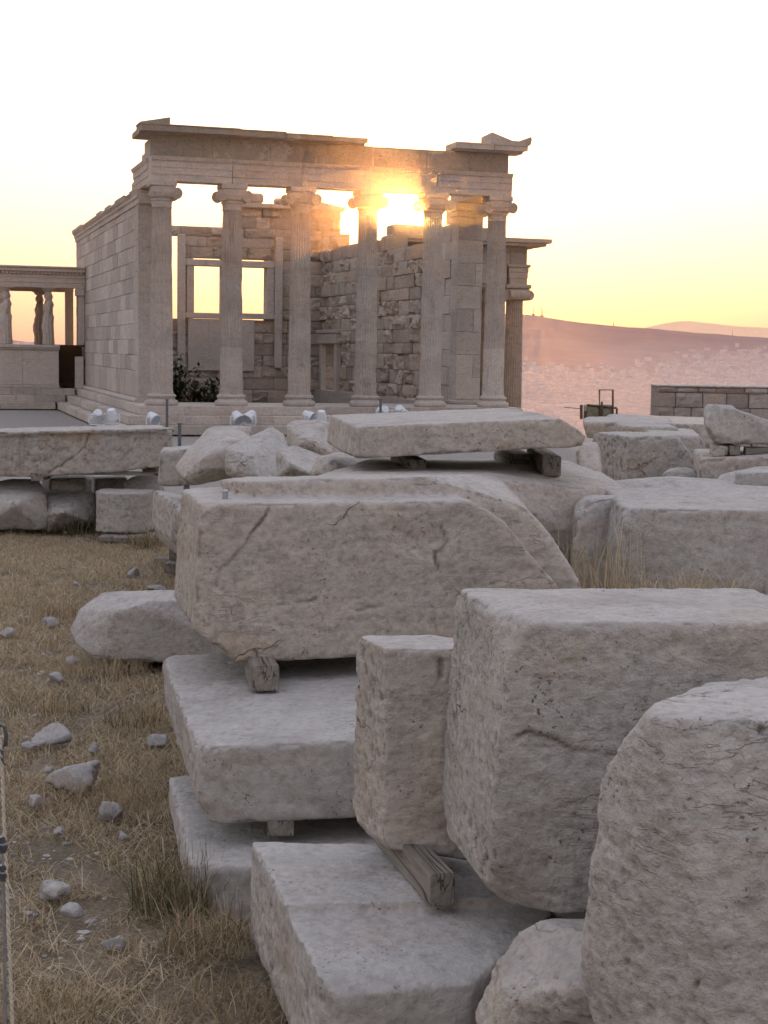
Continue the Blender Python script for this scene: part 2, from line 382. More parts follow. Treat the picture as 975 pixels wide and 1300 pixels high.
# nearest right block
rk('marble_block', [[A(820, 897, 4.25), A(838, 912, 4.12), A(1100, 918, 4.05), A(1100, 1650, 4.0), A(905, 1200, 4.0), A(850, 1000, 4.08),
                     A(768, 965, 4.35), A(790, 925, 4.3), A(766, 1060, 4.4), A(752, 1130, 4.42), A(745, 1200, 4.4), A(742, 1240, 4.38), A(765, 1320, 4.3), A(850, 1440, 4.2), A(900, 1480, 4.05),
                     A(900, 868, 4.9), A(1100, 853, 4.9), A(850, 900, 5.0), A(800, 980, 5.0), A(1150, 1450, 5.0), A(860, 1400, 5.0), (.84, 4.25, 0.02), (.84, 4.85, 0.02), (1.4, 4.1, 0.02), (1.4, 4.9, 0.02)]],
   vox=.011, mat=MARBLE_GREY, seed=8, chips=5, chipsize=.05, warp=.045, pits=.45, strata=1.2, edge=.5, rough=.010,
   cracks=[[A(*p, 4.03) for p in ((880, 1262), (905, 1225), (940, 1212), (985, 1195))]],
   notches=[(tuple(A(966, 925, 4.1)), tuple(A(966, 985, 4.1)), .02, .04)],
   label='nearest marble block, knobbly weathered side, cut by the right edge of the photo', cat='marble block')
rk('marble_block', [[(.62, 5.75, 0), (2.0, 5.4, 0), (2.0, 6.4, 0), (.62, 6.5, 0), (.62, 5.75, .64), (2.0, 5.4, .64), (2.0, 6.4, .64), (.62, 6.5, .64)]], vox=.03, mat=MARBLE_GREY, seed=50, chips=3, chipsize=.05,
   label='low shaded block hidden under the rear of the large pale block', cat='marble block')
rk('marble_rubble', [[(1.15, 8.75, 0), (3.6, 8.6, 0), (3.6, 9.75, 0), (1.2, 9.9, 0), (1.2, 8.9, .98), (3.5, 8.7, 1.0), (3.5, 9.7, 1.02), (1.3, 9.8, 1.0)]], vox=.03, mat=MARBLE, seed=51, chips=5, chipsize=.1, warp=.06,
   label='shaded rubble bed in which the golden grass roots, behind the large pale block', cat='rubble')
rk('marble_rock', [[A(730, 575, 13.6), A(738, 563, 13.7), A(758, 560, 13.8), A(765, 600, 13.5), A(732, 600, 13.5), A(738, 565, 14.4), A(762, 566, 14.4), A(762, 600, 14.4), A(735, 600, 14.4)]], vox=.022, mat=MARBLE_WARM, seed=52, chips=2, chipsize=.04,
   label='little brown rock in the gap right of the thick beam', cat='marble rock')
rk('marble_block', [prism([(52, 603), (124, 602), (124, 668), (52, 668)], 23.0, (56, 600), stretch=1)], vox=.035, mat=ROCK, seed=53, chips=4, chipsize=.08, label='added dark backing block behind the small yellowish stone', cat='marble block')  # dark backing added so the gap behind the stone looks shaded
# boulder lying left
rk('marble_boulder', [[A(88, 800, 12.4), A(98, 775, 12.5), A(130, 752, 12.7), A(235, 748, 12.7), A(330, 760, 12.6), A(330, 838, 12.3), A(190, 842, 12.2), A(120, 838, 12.2), A(95, 818, 12.3), A(185, 765, 12.2), A(150, 775, 12.2),
                       A(140, 758, 13.3), A(330, 748, 13.3), A(150, 820, 13.3), A(330, 820, 13.3)]],
   vox=.018, mat=MARBLE_GREY, seed=9, chips=3, chipsize=.05, warp=.02, strata=.7, edge=.7,
   label='pointed grey marble boulder sticking out left behind the biggest block', cat='marble rock')

# --- second row, left of centre
rk('marble_block', [prism([(224, 640), (300, 655), (300, 720), (232, 712), (222, 690)], 15.8, (188, 617), k=.002, stretch=.8) +
                    []],
   vox=.025, mat=MARBLE, seed=10, chips=5, chipsize=.06, pits=1, label='whitish marble block with a moulded lip, propped on timber behind the biggest block', cat='marble block')
rk('marble_block', [prism([(202, 572), (262, 568), (262, 616), (200, 618)], 19.0, (206, 566), stretch=.8)], vox=.03, mat=MARBLE_SMOOTH, seed=11, chips=4, chipsize=.06,
   label='small squared marble block behind the tilted boulder', cat='marble block')
rk('marble_boulder', [[A(216, 600, 16.4), A(238, 570, 16.6), A(262, 545, 16.9), (A(300, 541, 17.2)), A(322, 556, 16.8), A(300, 606, 16.2), A(245, 617, 16.1), A(225, 613, 16.1), A(262, 585, 15.9), A(290, 560, 16.2), A(240, 598, 17.0), A(300, 590, 17.2)]],
   vox=.022, mat=MARBLE_WARM, seed=12, chips=4, chipsize=.06, warp=.03, label='tilted marble boulder with a flat leaning face and a brown underside', cat='marble rock')
rk('marble_boulder', [[A(285, 600, 15.6), A(284, 568, 15.8), A(300, 562, 15.9), A(345, 541, 16.3), A(362, 552, 16.3), A(370, 575, 16.0), A(366, 608, 15.6), A(330, 612, 15.2), A(320, 580, 15.4), A(290, 610, 15.8), A(355, 600, 16.6), A(300, 590, 16.6)]],
   vox=.022, mat=MARBLE, seed=13, chips=4, chipsize=.06, warp=.03, label='triangular grey marble boulder right beside the tilted boulder', cat='marble rock')
rk('marble_rock', [[A(348, 575, 14.4), A(352, 564, 14.5), A(375, 565, 14.6), A(420, 582, 14.6), A(428, 606, 14.2), A(350, 610, 14.2), A(370, 590, 13.9), A(405, 606, 13.9), A(380, 580, 15.2), A(410, 600, 15.2)]],
   vox=.02, mat=MARBLE_GREY, seed=14, chips=3, chipsize=.05, warp=.03, label='small pointed marble rock between the triangular boulder and the broken ledge', cat='marble rock')
rk('marble_rock', [[A(392, 604, 13.2), A(402, 580, 13.4), A(425, 574, 13.6), A(470, 578, 13.6), A(480, 606, 13.2), A(430, 610, 12.9), A(420, 585, 13.0), A(400, 600, 14.2), A(470, 590, 14.2)]],
   vox=.02, mat=MARBLE_WARM, seed=15, chips=3, chipsize=.04, warp=.02, strata=1, label='low layered marble rock right under the left end of the raised slab', cat='marble rock')
rk('marble_block', [[A(362, 540, 17.5), A(370, 534, 17.6), A(420, 532, 17.8), A(425, 580, 17.2), A(370, 580, 17.2), A(388, 560, 17.1), A(365, 545, 18.6), A(425, 536, 18.8), A(425, 590, 18.4), A(370, 590, 18.4)]],
   vox=.025, mat=MARBLE_WARM, seed=16, chips=3, chipsize=.05, warp=.02, label='upright pinkish block just left of the raised slab', cat='marble block')
rk('marble_rock', [[A(258, 546, 20), A(270, 541, 20.2), A(318, 541, 20.2), A(326, 566, 20), A(258, 570, 20), A(270, 544, 21.2), A(318, 543, 21.2), A(320, 570, 21), A(260, 570, 21)]],
   vox=.03, mat=MARBLE, seed=17, chips=3, chipsize=.05, warp=.02, label='low flat-topped rock peeping over the tilted boulder', cat='marble rock')

# --- centre: base ledge and raised slab
rk('marble_slab', [[G(398, 606, 1.58), G(470, 584, 1.61), G(720, 586, 1.61), G(765, 600, 1.56), A(800, 625, 11.6), A(800, 680, 11.4), A(650, 640, 10.9), A(590, 604, 10.75), A(430, 606, 10.75),
                    A(430, 700, 10.75), A(800, 720, 11.2), A(720, 584, 13.5), A(470, 582, 13.2), A(470, 660, 13.2), A(780, 660, 13.2), A(660, 650, 10.9), A(640, 720, 10.85)]],
   vox=.02, mat=MARBLE_WARM, seed=18, chips=3, chipsize=.05, warp=.03, strata=1, pits=.3, label='wide broken marble ledge under the raised slab, its right side sloping away', cat='marble slab')
rk('marble_slab', [prism([(452, 541), (712, 530), (750, 554), (742, 568), (446, 584)], 11.25, (420, 527), k=-.0004, stretch=1.05)],
   vox=.017, mat=MARBLE_WARM, seed=19, chips=4, chipsize=.05, warp=.018, strata=.7, pits=.4, label='long raised marble slab resting on short beams in front of the temple', cat='marble slab')

# --- right side rows
rk('marble_block', [prism([(792, 645), (1060, 646), (1060, 800), (785, 800), (780, 700)], 9.9, (772, 624), stretch=1.3, k=-.0003)],
   vox=.02, mat=MARBLE_GREY, seed=20, chips=7, chipsize=.07, warp=.03, strata=.9, pits=.8, edge=.6, label='long grey marble block at right with dry grass along its foot', cat='marble block')
rk('marble_block', [[A(728, 640, 10.6), A(745, 628, 10.8), A(800, 628, 10.8), A(800, 780, 10.5), A(722, 780, 10.5), A(726, 700, 10.5), A(745, 632, 12.0), A(810, 630, 12.0), A(810, 760, 12.0), A(730, 760, 12.0)]],
   vox=.022, mat=MARBLE, seed=21, chips=5, chipsize=.07, warp=.03, pits=1, label='pitted marble block wedged left behind the long grey block', cat='marble block')
rk('marble_block', [[A(678, 650, 12.3), A(700, 628, 12.5), A(745, 612, 12.8), A(830, 606, 13), A(880, 612, 13), A(1010, 620, 13), A(1010, 700, 12.6), A(690, 760, 12.1), A(676, 720, 12.1),
                     A(720, 616, 14.6), A(860, 604, 14.8), A(1010, 614, 14.8), A(1010, 700, 14.5), A(700, 700, 14.5), A(760, 640, 12.2)]],
   vox=.024, mat=MARBLE_GREY, seed=22, chips=6, chipsize=.08, warp=.05, strata=.6, label='broad humped grey marble block behind the long grey block', cat='marble block')
rk('marble_rock', [[A(672, 660, 11.2), A(690, 645, 11.4), A(722, 650, 11.5), A(730, 690, 11.2), A(728, 760, 11.0), A(680, 760, 11.0), A(690, 650, 12.0), A(725, 660, 12.0), A(725, 740, 11.9), A(690, 740, 11.9)]],
   vox=.02, mat=MARBLE, seed=23, chips=3, chipsize=.04, label='narrow broken stone between the biggest block and the pitted wedge block', cat='marble rock')
rk('marble_block', [prism([(797, 553), (862, 552), (880, 575), (890, 600), (890, 660), (798, 660)], 16.8, (742, 547), stretch=.85)],
   vox=.026, mat=MARBLE_GREY, seed=24, chips=4, chipsize=.07, pits=1.2, warp=.02, label='squared block with a brown-pecked left side and smooth blue-grey front, mid right', cat='marble block')
rk('marble_rock', [[A(840, 600, 15.4), A(868, 592, 15.6), A(886, 598, 15.6), A(893, 660, 15.3), A(840, 660, 15.2), A(850, 596, 16.2), A(888, 600, 16.2), A(888, 660, 16), A(848, 660, 16)]],
   vox=.024, mat=MARBLE_GREY, seed=25, chips=3, chipsize=.04, label='small grey rock at the lower right corner of the pecked squared block', cat='marble rock')
rk('marble_slab', [prism([(738, 535), (858, 537), (862, 556), (745, 556)], 23, (740, 529), stretch=1.1)], vox=.035, mat=MARBLE_WARM, seed=26, chips=4, chipsize=.08, strata=1,
   label='flat slab with a dark layered edge just beyond the raised slab', cat='marble slab')
rk('marble_slab', [prism([(790, 540), (862, 542), (864, 560), (790, 560)], 20, (782, 536), stretch=1.1)], vox=.03, mat=MARBLE_GREY, seed=27, chips=4, chipsize=.08, strata=1,
   label='low pale slab in front of the dark-edged slab', cat='marble slab')
rk('marble_slab', [prism([(822, 552), (890, 553), (902, 580), (830, 590)], 18.8, (818, 544), stretch=1.1)], vox=.03, mat=MARBLE_GREY, seed=28, chips=4, chipsize=.08, 
   label='rounded grey slab behind the right shoulder of the pecked squared block', cat='marble slab')
rk('marble_slab', [prism([(760, 533), (935, 540), (935, 570), (760, 570)], 27, (770, 526), stretch=1.2)], vox=.045, mat=MARBLE, seed=29, chips=4, chipsize=.1,
   label='far pale slab stretching towards the ruined wall', cat='marble slab')
rk('marble_block', [prism([(886, 582), (1050, 576), (1050, 660), (890, 660)], 15.0, (880, 572), stretch=1.3)], vox=.026, mat=MARBLE_WARM, seed=30, chips=4, chipsize=.06, pits=1.3,
   label='pinkish pecked block beneath the carved fragment on its beams', cat='marble block')
rk('marble_rock', [[A(905, 618, 13.9), A(912, 603, 14), A(960, 592, 14.2), A(1010, 590, 14.2), A(1010, 650, 13.7), A(902, 650, 13.7), A(930, 600, 14.7), A(1010, 594, 14.7), A(1010, 650, 14.6), A(912, 650, 14.6)]],
   vox=.022, mat=MARBLE_GREY, seed=31, chips=3, chipsize=.05, label='dark grey rounded rock in front of the pinkish pecked block', cat='marble rock')
rk('marble_block', [prism([(934, 600), (1020, 598), (1020, 650), (932, 650)], 13.2, (932, 593), stretch=.7)], vox=.022, mat=MARBLE, seed=32, chips=3, chipsize=.05, pits=1,
   label='small whitish block at the right edge below the pinkish pecked block', cat='marble block')
# carved fragment on beams
rk('carved_fragment', [[A(893, 520, 15.2), A(897, 513, 15.2), A(930, 514, 15.2), A(935, 524, 15.2), A(930, 560, 15.1), A(905, 560, 15.1), A(893, 540, 15.1)] + [A(896, 514, 15.9), A(932, 516, 15.9), A(930, 558, 15.9), A(900, 556, 15.9)],
                       [A(915, 516, 15.15), A(932, 518, 15.15), A(948, 530, 15.2), A(985, 542, 15.3), A(1010, 545, 15.3), A(1010, 565, 15.2), A(905, 563, 15.1)] + [A(932, 520, 15.9), A(960, 535, 15.9), A(1010, 548, 15.9), A(1010, 562, 15.9), A(910, 560, 15.9)]],
   vox=.02, mat=MARBLE_SMOOTH, seed=33, chips=3, chipsize=.04, warp=.01, pits=.1, label='carved marble fragment with a concave sweep, lying on dark beams at right', cat='carved stone')
rk('marble_block', [prism([(903, 566), (926, 565), (926, 580), (903, 582)], 15.1, (901, 563), stretch=1.5)], vox=.02, mat=MARBLE_WARM, seed=34, chips=1, chipsize=.02,
   label='little pinkish block propping the left end of the carved fragment', cat='marble block')

# --- far left: long slab and the rubble under it
LONGY = 21.0
rk('marble_slab', [prism([(-60, 556), (10, 551), (219, 546), (219, 592), (140, 600), (50, 606), (-60, 604)], LONGY, (-56, 548), stretch=1.0),
                   [A(-60, 549, 20.95), A(60, 546.5, 20.95), A(221, 543, 20.95), A(221, 547.5, 20.95), A(-60, 554, 20.95), A(-60, 549, 21.4), A(221, 543, 21.4), A(221, 548, 21.4), A(-60, 554, 21.4)]],
   vox=.026, mat=MARBLE, seed=35, chips=3, chipsize=.07, warp=.016, pits=.5, rough=.016, cracks=[[A(*p, 21.02) for p in ((114, 549), (108, 568), (90, 582), (62, 600))]], label='long fluted-edge marble slab with a diagonal crack, raised on timbers at left', cat='marble slab')
rk('marble_boulder', [[A(-30, 640, 21.2), A(-20, 615, 21.4), A(15, 608, 21.6), (A(48, 609, 21.6)), A(58, 625, 21.3), A(62, 672, 21), A(-30, 672, 21), A(20, 640, 20.7), A(10, 612, 22.6), A(50, 614, 22.6), A(50, 670, 22.5), A(-20, 670, 22.5)]],
   vox=.028, mat=MARBLE_GREY, seed=36, chips=4, chipsize=.08, warp=.04, label='rounded grey boulder at the left edge under the long slab', cat='marble rock')
rk('marble_boulder', [[A(52, 626, 21.6), A(118, 624, 21.8), A(124, 665, 21.4), A(60, 676, 21.2), A(44, 660, 21.2), A(80, 650, 20.9), A(56, 628, 22.8), A(118, 626, 22.8), A(118, 665, 22.6), A(60, 668, 22.6)]],
   vox=.028, mat=MARBLE_GREY, seed=37, chips=4, chipsize=.08, warp=.04, pits=1.2, rough=.014, label='roughly pecked grey boulder between the edge boulder and the small drum', cat='marble rock')
rk('marble_block', [[A(62, 609, 21.7), A(66, 607, 21.7), A(108, 606, 21.8), A(112, 612, 21.8), A(106, 622, 21.6), A(62, 624, 21.6), A(64, 608, 22.2), A(108, 607, 22.2), A(108, 622, 22.2), A(64, 622, 22.2)]],
   vox=.022, mat=MARBLE_WARM, seed=38, chips=3, chipsize=.04, label='small yellowish stone lying under the long slab', cat='marble block')
rk('marble_block', [prism([(120, 608), (162, 606), (164, 665), (120, 668)], 22.2, (116, 603), stretch=1)], vox=.03, mat=MARBLE_GREY, seed=39, chips=3, chipsize=.06,
   label='bluish squared block directly behind the small drum', cat='marble block')
rk('marble_rock', [[A(156, 612, 21.6), A(170, 604, 21.8), A(206, 602, 21.9), A(212, 640, 21.5), A(205, 670, 21.3), A(160, 668, 21.3), A(172, 606, 22.6), A(206, 604, 22.6), A(206, 668, 22.5), A(162, 668, 22.5)]],
   vox=.028, mat=MARBLE_WARM, seed=40, chips=3, chipsize=.05, warp=.03, label='brownish broken stone between the drum and the propped block', cat='marble rock')
def drum():
    a = G(152, 684, .0); t = []
    for k in range(14):
        an = math.pi * (1 + k / 13); t.append((math.cos(an) * .36, math.sin(an) * .30 ))
    t += [(.36, .45), (-.36, .45)]
    pts = [(a.x + x, a.y + .3 + y, z) for x, y in t for z in (.06, .60)]
    rk('column_drum', [pts], vox=.018, mat=MARBLE, seed=41, chips=2, chipsize=.03, pits=1, rough=.012, warp=.008, label='small squat drum-like stone with a worn carved face, standing on a board', cat='marble drum')
drum()

# ------------------------------------------------------------------ timber
def beam(label, p, d, L, w, h, parent=None, cat='timber beam', name='timber_beam', mat=None, group=None):
    """p: middle of the near end's lower edge; d: level direction it runs away in"""
    d = Vector((d[0], d[1], 0)).normalized(); n = Vector((d.y, -d.x, 0))
    bm = bmesh.new(); bmesh.ops.create_cube(bm, size=1)
    for v in bm.verts: v.co = Vector((v.co.x * w, (v.co.y + .5) * L, (v.co.z + .5) * h))
    bmesh.ops.bevel(bm, geom=bm.edges[:], offset=min(w, h) * .05, segments=2, affect='EDGES')
    me = bpy.data.meshes.new(name); bm.to_mesh(me); bm.free()
    o = link(name, me, mat or WOOD, parent, p); o.rotation_euler = (0, 0, math.atan2(d.y, d.x) - math.pi / 2)
    if not parent: tag(o, label, cat, group)
    return o
beam('grey split beam end wedged under the left corner of the biggest block', G(337, 878, .722), (-.18, 1), 1.2, .145, .135)
beam('short dark beam between the two lower slabs of the left stack', G(356, 1062, .262), (-.1, 1), .6, .125, .098)
w3 = G(562, 1151, .452); dd = G(490, 1088, .58) - G(547, 1108, .58)
beam('square grey beam with cracked end under the narrow upright block', w3, (-.28, 1), .8, .095, .125)
beam('slender weathered beam under the left half of the raised slab', G(531, 601, 1.612), (-.12, 1), 1.2, .12, .10)
beam('paired rounded plank beside the thick beam under the raised slab', G(664, 593, 1.612), (-.08, 1), .9, .2, .05)
beam('upper plank of the pair beside the thick beam under the raised slab', G(660, 593, 1.612) + Vector((0, .03, .053)), (-.06, 1), .9, .17, .05)
beam('thick square beam with a split end under the right part of the raised slab', G(700, 605, 1.60), (.0, 1), 1.3, .14, .15)
beam('long thin timber rail running under the long slab at left', A(205, 604, 21.1), (-1, .0), 1.9, .09, .05)
beam('stubby dark timber under the left part of the long slab', A(47, 611, 21.0), (0, 1), .5, .17, .12)
beam('stubby dark timber under the right end of the long slab', A(189, 603, 21.15), (0, 1), .5, .18, .12)
beam('dark timber block propping the carved fragment near its middle', A(933, 578, 15.1), (0, 1), .6, .1, .09)
beam('dark timber lath under the right end of the carved fragment', A(945, 578, 15.2), (1, .05), .9, .09, .085)
beam('pale board on the ground under the small drum', G(170, 688, .005), (0, 1), .7, .95, .05)
beam('lower timber under the propped whitish block', G(216, 728, .005), (.1, 1), 1.5, .14, .11)
beam('upper timber under the propped whitish block', G(216, 728, .005) + Vector((.02, .25, .115)), (.1, 1), 1.5, .14, .13)
beam('flat board lying in the grass left of the propped whitish block', G(196, 712, .003), (1, .1), .9, .12, .035)
beam('small iron-grey peg under the tilted boulder', A(236, 624, 16.3), (0, 1), .1, .05, .07)
# ------------------------------------------------------------------ ground, one sheet to the horizon
def ground():
    angs = list(np.arange(-40, 40.01, .6)) + list(np.arange(44, 316, 5.0)); angs = np.radians(np.array(angs))
    rad = [.0]; r = .8
    while r < 26000: rad.append(r); r *= 1.022 if r < 30 else 1.05
    rad = np.array(rad); na, nr = len(angs), len(rad)
    Rr, Aa = np.meshgrid(rad, angs, indexing='ij'); X = (Rr * np.sin(Aa)).ravel(); Y = (Rr * np.cos(Aa)).ravel()
    P = np.stack([X, Y, 0 * X], 1)
    Z = .05 * fbm(P, .35, 3, 1) + .022 * fbm(P, 2.3, 4, 2)
    rr = Rr.ravel(); Z *= sstep(200, 30, rr); e0 = 110 - 60 * sstep(.072, .10, X / np.maximum(Y, 1)) * (Y > 5) ; Z += -105 * np.clip((rr - e0) / 260, 0, 1) - .06
    # the temple stands on made ground to the west; the rock falls away round the temple's north side
    me = bpy.data.meshes.new('ground'); idx = np.arange(na * nr).reshape(nr, na)
    a = idx[:-1, :]; b = idx[1:, :]; f = np.stack([a, b, np.roll(b, -1, 1), np.roll(a, -1, 1)], -1).reshape(-1, 4)
    me.from_pydata(np.stack([X, Y, Z], 1).tolist(), [], f.tolist()); me.validate()
    me.polygons.foreach_set('use_smooth', [True] * len(me.polygons))
    m, nt, b = new_mat('dry_earth'); q = NB(nt); tc = q.n('ShaderNodeTexCoord'); P = tc.outputs['Object']
    sx = q.n('ShaderNodeSeparateXYZ'); q.L(P, sx.inputs[0]); y = sx.outputs[1]
    n1 = q.noise(P, 3, 8, .7); n2 = q.noise(P, 40, 6, .75); n3 = q.noise(P, .5, 4, .6)
    soil = q.mix(q.mapr(n1, .35, .65), (.17, .13, .088), (.29, .235, .17))
    soil = q.mix(q.mapr(n3, .45, .65), soil, (.15, .125, .09))
    soil = q.mix(1.0, soil, q.ramp(n2, [(.3, .45), (.5, 1.0), (.7, 1.5)]), 'MULTIPLY')
    grav = q.mix(1.0, (.30, .28, .27, 1), q.ramp(n2, [(.3, .6), (.7, 1.3)]), 'MULTIPLY')
    col = q.mix(q.mapr(q.math('ADD', y, q.math('MULTIPLY', n3, 5)), 25, 29), soil, grav)
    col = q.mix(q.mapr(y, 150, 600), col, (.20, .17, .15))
    q.L(col, b.inputs['Base Color']); b.inputs['Roughness'].default_value = 1
    q.L(q.bump(q.math('ADD', n2, n1), .04, .8), b.inputs['Normal'])
    # haze over the distant plain, put into its material as emission
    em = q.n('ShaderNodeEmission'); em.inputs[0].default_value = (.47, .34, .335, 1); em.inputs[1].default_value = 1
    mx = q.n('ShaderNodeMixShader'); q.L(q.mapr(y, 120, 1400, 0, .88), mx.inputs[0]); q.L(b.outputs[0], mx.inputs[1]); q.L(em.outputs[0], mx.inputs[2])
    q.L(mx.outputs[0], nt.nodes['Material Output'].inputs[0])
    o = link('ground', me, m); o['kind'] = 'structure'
ground()

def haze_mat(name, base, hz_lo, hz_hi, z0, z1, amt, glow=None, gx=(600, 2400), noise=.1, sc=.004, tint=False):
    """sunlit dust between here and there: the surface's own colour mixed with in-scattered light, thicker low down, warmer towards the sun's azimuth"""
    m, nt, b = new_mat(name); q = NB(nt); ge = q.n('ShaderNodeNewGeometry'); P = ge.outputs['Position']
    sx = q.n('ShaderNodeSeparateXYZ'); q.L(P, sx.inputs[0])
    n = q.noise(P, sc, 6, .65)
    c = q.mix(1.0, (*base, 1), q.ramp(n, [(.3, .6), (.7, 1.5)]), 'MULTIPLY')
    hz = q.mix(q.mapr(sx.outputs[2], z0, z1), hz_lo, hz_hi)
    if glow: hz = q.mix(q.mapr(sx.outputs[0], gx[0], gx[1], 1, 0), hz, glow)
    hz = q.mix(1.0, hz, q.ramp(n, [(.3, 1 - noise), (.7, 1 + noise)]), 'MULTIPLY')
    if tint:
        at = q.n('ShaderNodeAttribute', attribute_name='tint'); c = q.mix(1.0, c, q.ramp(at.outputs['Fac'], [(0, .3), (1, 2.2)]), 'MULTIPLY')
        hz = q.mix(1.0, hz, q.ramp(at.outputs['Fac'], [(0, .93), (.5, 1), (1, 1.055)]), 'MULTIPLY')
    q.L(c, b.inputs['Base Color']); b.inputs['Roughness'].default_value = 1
    em = q.n('ShaderNodeEmission'); q.L(hz, em.inputs[0]); mx = q.n('ShaderNodeMixShader'); mx.inputs[0].default_value = amt  # painted haze: emission laid over the surface colour
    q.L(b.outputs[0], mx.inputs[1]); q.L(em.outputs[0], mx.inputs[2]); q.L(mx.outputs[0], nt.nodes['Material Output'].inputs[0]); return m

def ridge(name, D, prof, depth, zbase, mat, rough=12):
    """a real range: crest height by bearing, falling away in front and behind"""
    xs = np.array([p[0] for p in prof], float); ys = np.array([p[1] for p in prof], float)
    px = np.linspace(xs[0], xs[-1], 420); py = np.interp(px, xs, ys)
    k = np.ones(15) / 15; pyp = np.pad(py, 7, 'edge'); py = np.convolve(pyp, k, 'valid')
    V, Fc = [], []; T = np.concatenate([np.linspace(-1, 0, 26), np.linspace(.1, 1, 6)])
    for x, y in zip(px, py):
        c = A(x, y, D)
        for t in T:
            s = (1 - abs(t)) ** 1.5 if t < 0 else (1 - t)
            yy = D + t * depth; V.append((c.x * yy / D, yy, zbase + (c.z - zbase) * s))
    V = np.array(V); h = (V[:, 2] - zbase) / 300
    V[:, 2] += rough * fbm(V, 1 / 260., 5, 9, .55) * np.clip(h * 2.5, 0, 1) * .8
    V[:, 2] += 38 * np.clip(h * 2, 0, 1) * np.clip((D - V[:, 1]) / depth * 5, 0, 1) * fbm(V * np.array([1, .45, 0]), 1 / 700., 3, 4)
    n = len(T); f = [(i * n + j, (i + 1) * n + j, (i + 1) * n + j + 1, i * n + j + 1) for i in range(len(px) - 1) for j in range(n - 1)]
    me = bpy.data.meshes.new(name); me.from_pydata(V.tolist(), [], f); me.polygons.foreach_set('use_smooth', [True] * len(f))
    o = link(name, me, mat); o['kind'] = 'structure'; return V.reshape(len(px), n, 3)
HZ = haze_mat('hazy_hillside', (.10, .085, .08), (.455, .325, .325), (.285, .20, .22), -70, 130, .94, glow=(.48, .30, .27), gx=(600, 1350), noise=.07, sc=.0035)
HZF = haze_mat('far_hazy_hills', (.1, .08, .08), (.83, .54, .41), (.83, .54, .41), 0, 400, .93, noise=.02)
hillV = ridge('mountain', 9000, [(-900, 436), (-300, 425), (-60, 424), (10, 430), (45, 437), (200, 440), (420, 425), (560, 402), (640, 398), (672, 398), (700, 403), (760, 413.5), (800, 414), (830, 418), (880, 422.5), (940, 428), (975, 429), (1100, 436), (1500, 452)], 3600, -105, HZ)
ridge('far_mountain', 19000, [(600, 420), (700, 425), (800, 422), (835, 412), (868, 407), (900, 410), (930, 414), (975, 416), (1100, 424), (1400, 440)], 3000, -105, HZF, 6)

def city():
    from mathutils.bvhtree import BVHTree
    mb = MB(); rnd = random.Random(3)
    nx, n = hillV.shape[:2]; flatV = hillV.reshape(-1, 3)
    fs = [(i * n + j, (i + 1) * n + j, (i + 1) * n + j + 1, i * n + j + 1) for i in range(nx - 1) for j in range(n - 1)]
    bvh = BVHTree.FromPolygons([tuple(v) for v in flatV], fs)
    V = []; Fc = []; T = []
    cnt = 0
    while cnt < 15000:
        y = 1500 * (8600 / 1500) ** (rnd.random() ** .75); px = rnd.uniform(560, 1150) if rnd.random() < .93 else rnd.uniform(-80, 60)
        x = (px - 487.5) / F * y
        z = -105; h = bvh.ray_cast(Vector((x, y, 2000)), Vector((0, 0, -1)))
        if h[0] is not None: z = max(z, h[0].z)
        dens = .5 + .5 * math.sin(x * .004 + 1) * math.sin(y * .0021)
        if z > -20 + 60 * math.sin(x * .003 + 2) + rnd.gauss(0, 22) or rnd.random() > .35 + .65 * dens: continue
        cnt += 1
        a, b_, hh = rnd.uniform(6, 15), rnd.uniform(6, 12), rnd.uniform(7, 19); th = rnd.choice((.3, .5, .1)) + rnd.gauss(0, .1)
        c, s = math.cos(th), math.sin(th); k = len(V); t = rnd.choice((.2, .45, .6, .9, 1.0)) * rnd.uniform(.7, 1)
        for zz in (z - 4, z + hh):
            for (u, v) in ((-a, -b_), (a, -b_), (a, b_), (-a, b_)): V.append((x + c * u - s * v, y + s * u + c * v, zz)); T.append(t)
        Fc += [(k + 4, k + 5, k + 6, k + 7), (k, k + 1, k + 5, k + 4), (k + 1, k + 2, k + 6, k + 5), (k + 2, k + 3, k + 7, k + 6), (k + 3, k, k + 4, k + 7)]
    mb.v, mb.f, mb.t = V, Fc, T
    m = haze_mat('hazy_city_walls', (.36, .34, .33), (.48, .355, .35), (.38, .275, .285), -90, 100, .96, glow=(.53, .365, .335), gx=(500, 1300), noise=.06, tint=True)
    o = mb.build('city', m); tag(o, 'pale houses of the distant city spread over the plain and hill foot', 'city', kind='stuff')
city()
def masts():
    for i, (px, h, l) in enumerate([(677, 9, 'left'), (687, 12, 'tall'), (689, 8, 'x'), (779, 5, 'y'), (930, 6, 'z')]):
        py = np.interp(px, [672, 700, 760, 800, 940], [398, 403, 413.5, 414, 428]); p = A(px, py + 1, 9000); top = A(px, py - h, 9000)
        mb = MB(); mb.tube([p - Vector((0, 0, 20)), top], [2.6, 1.6], 4)
        mb.box((p.x - 7, p.y - 5, p.z - 12), (p.x + 7, p.y + 5, p.z + 6))
        L = ['leftmost radio mast on the hazy ridge beside the north porch', 'tallest radio mast on the hazy ridge', 'short radio mast right next to the tallest one', 'lone thin radio mast on the middle of the ridge', 'small mast on the low right part of the ridge'][i]
        tag(mb.build('radio_mast', MASTM), L, 'radio mast')
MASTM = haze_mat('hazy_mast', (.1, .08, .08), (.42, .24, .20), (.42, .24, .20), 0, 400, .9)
masts()

